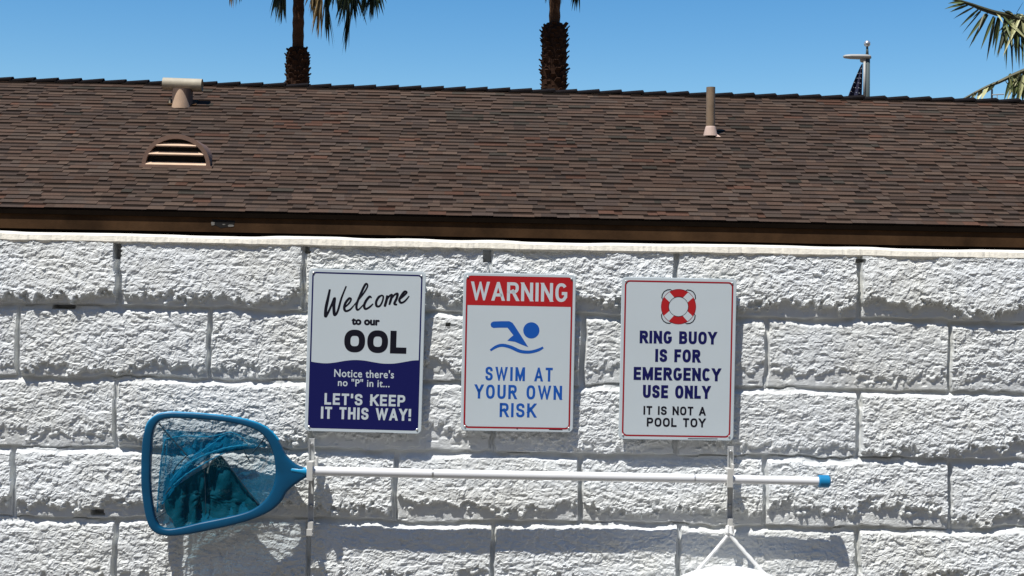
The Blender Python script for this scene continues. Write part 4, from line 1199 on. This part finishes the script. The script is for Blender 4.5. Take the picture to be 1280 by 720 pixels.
leaves([(150, 25, 5, 72, 22, MID), (140, 12, 28, 30, 24, MID), (165, 35, 40, 92, 20, MID), (205, 50, 68, 138, 20, MID), (238, 65, 112, 195, 20, MID), (255, 80, 130, 242, 14, MID), (292, 95, 158, 292, 26, MID),
        (304, 100, 178, 338, 24, DK), (345, 112, 258, 348, 26, MID), (352, 120, 298, 425, 22, DK), (376, 120, 338, 335, 36, DK), (388, 125, 350, 385, 28, MID), (420, 130, 400, 345, 24, DK), (436, 130, 430, 485, 20, MID),
        (462, 150, 474, 512, 24, DK), (492, 170, 500, 440, 26, MID), (512, 170, 520, 482, 22, DK), (540, 180, 546, 462, 26, MID), (300, 90, 205, 300, 16, MID), (260, 70, 200, 130, 20, DK), (280, 95, 240, 215, 18, DK),
        (362, 78, 408, 168, 34, PALE), (505, 140, 478, 252, 40, PALE), (522, 150, 528, 245, 34, PALE), (405, 65, 470, 110, 36, DK), (420, 90, 500, 128, 30, DK), (430, 80, 480, 100, 24, PALE), (560, 160, 570, 420, 34, MID), (585, 170, 600, 440, 34, DK),
        (500, 95, 556, 8, 8, DK), (470, 210, 470, 330, 16, PALE), (430, 160, 455, 260, 16, MID)] + [(rnd.uniform(380, 600), 95+0.1*k, rnd.uniform(360, 610), rnd.uniform(230, 430), rnd.uniform(16, 30), (DK, MID, MID, PALE)[k % 4]) for k in range(26)], 0)
leaves([(rnd.uniform(430, 620), rnd.uniform(500, 540), rnd.uniform(420, 620), rnd.uniform(620, 730), rnd.uniform(20, 34), (DK, MID, PALE)[k % 3]) for k in range(24)] + [(302, 596, 258, 700, 30, PALE), (262, 618, 228, 705, 30, PALE), (232, 632, 176, 705, 28, PALE), (352, 575, 296, 648, 34, DK), (380, 562, 330, 610, 30, DK), (472, 528, 418, 700, 30, MID), (502, 520, 438, 710, 28, PALE),
        (532, 508, 468, 712, 30, MID), (552, 520, 520, 712, 34, PALE), (540, 490, 500, 580, 34, PALE), (200, 648, 150, 704, 24, MID), (420, 550, 470, 640, 20, PALE), (570, 500, 560, 712, 40, DK), (590, 500, 600, 712, 36, MID), (500, 540, 480, 712, 26, DK), (545, 560, 545, 715, 30, MID)], -.3)
for k in range(22):
    a = rad(-75+300*k/22+rnd.uniform(-8, 8)); 
    e_ = Vector((math.cos(a), math.sin(a), 0))
    if e_.x < 0.30: continue
    up_ = rnd.uniform(0.1, 0.9); L = rnd.uniform(1.3, 1.9)
    feather(cr, [C0+Vector((0, 0, -0.1)), C0+e_*L*0.35+Vector((0, 0, up_*0.55)), C0+e_*L*0.7+Vector((0, 0, up_*0.6)), C0+e_*L+Vector((0, 0, up_*0.1-0.3))], 0.5, LG, rnd, n=36, gold=0.25)
cr.build('crown', LEAF, rp3)

# ================================================================== FLAGPOLE, FLAG, MAST
YF = 21.0; sf = (YF-CAM.y)/F
fp = at(1083, 124, YF); root = empty('flagpole', (fp.x, YF, 0), 'grey flagpole with ball finial and flat lamp, standing behind the ridge', 'flagpole')
RO = Vector(root.location); G = lambda x, y, dy=0: at(x, y, YF+dy)-RO
b = MB(); b.tube([Vector((G(1083, 130).x, 0, 0)), G(1083, 130), G(1083.6, 74)], [4.4*sf, 4.2*sf, 3.9*sf], 20); b.build('pole', POLEM, root, smooth=True)
b = MB(); b.tube([G(1080.2, 130, -0.06), G(1080.8, 77, -0.06)], 1.5*sf, 10); b.build('pole_lit_strip', LAMPM, root, smooth=True)  # pale tube that paints the pole's lit left side
b = MB()
prof_ = [(-29, 0.8), (-27, 2.2), (-20, 3.0), (-10, 3.2), (0, 3.1), (4, 2.4), (5.5, 1.2)]
b.tube([G(1083+x_, 71.2+0.02*x_) for x_, _ in prof_], [r_*sf for _, r_ in prof_], 16)
for v_ in b.v: v_.y *= 2.0
b.build('lamp_head', LAMPM, root, smooth=True)
bm = bmesh.new(); bmesh.ops.create_uvsphere(bm, u_segments=16, v_segments=10, radius=4.2*sf)
for v_ in bm.verts: v_.co = Vector((v_.co.x, v_.co.y, v_.co.z*0.7)) + G(1079, 75.5)
b = MB(); b.bm(bm); b.build('pulley', LAMPM, root, smooth=True)
b = MB(); b.tube([G(1084, 70), G(1084, 58)], [2.0*sf, 1.3*sf], 10); b.tube([G(1085.5, 73), G(1088.5, 71.5)], 1.6*sf, 8); st_ = b.build('finial_stem', POLEM, root, smooth=True)
bm = bmesh.new(); bmesh.ops.create_uvsphere(bm, u_segments=20, v_segments=14, radius=4.1*sf)
for v_ in bm.verts: v_.co += G(1084, 54.6)
b = MB(); b.bm(bm); b.build('finial_ball', mat('brushed_ball', (0.62, 0.64, 0.66), 0.32, metal=0.7), root, smooth=True)
# the flag hangs limp in folds from the pole
fo = MB()
Tp = at(1078.5, 79, YF-0.05); rnd = random.Random(2)
NU, NV = 24, 40; H_ = 1.75
FO = Vector((Tp.x, Tp.y, 0))
def flagpt(u, v_):
    wd = (0.03+0.27*min(1, v_*2.3)**0.9)
    x = -wd*u; y = 0.05*math.sin(u*11+v_*1.5)*(0.3+v_) ; z = -H_*v_*(1-0.12*u)-0.03*u
    return Tp-FO+Vector((x, y, z))
for i in range(NV):
    for j in range(NU):
        u0, u1_, v0, v1 = j/NU, (j+1)/NU, i/NV, (i+1)/NV
        c = (0.012, 0.014, 0.045)
        if i > 24: c = (0.35, 0.02, 0.03) if (j//3) % 2 else (0.7, 0.7, 0.7)
        fo.face([flagpt(u0, v0), flagpt(u0, v1), flagpt(u1_, v1), flagpt(u1_, v0)], c)
for i in range(11):
    for j in range(4):
        u = 0.16+0.22*j+(0.11 if i % 2 else 0); v_ = 0.05+0.052*i
        if u > 0.95: continue
        c = flagpt(u, v_)+Vector((0, -0.055*0-0.012, 0)); r_ = 0.011; ps = []
        for k in range(10):
            a = math.pi/2+k*math.pi/5; q_ = r_ if k % 2 == 0 else r_*0.42
            ps.append(c+Vector((q_*math.cos(a), 0, q_*math.sin(a))))
        fo.face(ps[::-1], (0.62, 0.64, 0.68))
fl_ = fo.build('flag', FLAGM); fl_.location = FO
tag(fl_, 'limp navy flag with white stars hanging beside the grey flagpole', 'flag')
# thin mast seen under the right palm's fronds
mp = at(1240, 126, 18.0); mr_ = empty('mast', (mp.x, 18.0, 0), 'thin dark mast with pale cross arm, beneath the right palm fronds', 'mast')
RO = Vector(mr_.location); sm_ = (18.0-CAM.y)/F
b = MB(); b.tube([Vector((0, 0, 0)), at(1240, 111.5, 18.0)-RO], 1.2*sm_, 10); b.build('pole', MAST, mr_)
b = MB(); b.tube([at(1240, 118.5, 17.98)-RO, at(1255, 117.8, 17.98)-RO], 0.7*sm_, 8); b.tube([at(1246.5, 118, 17.98)-RO, at(1246.5, 127, 17.98)-RO], 0.5*sm_, 8); b.build('cross_arm', LAMPM, mr_)
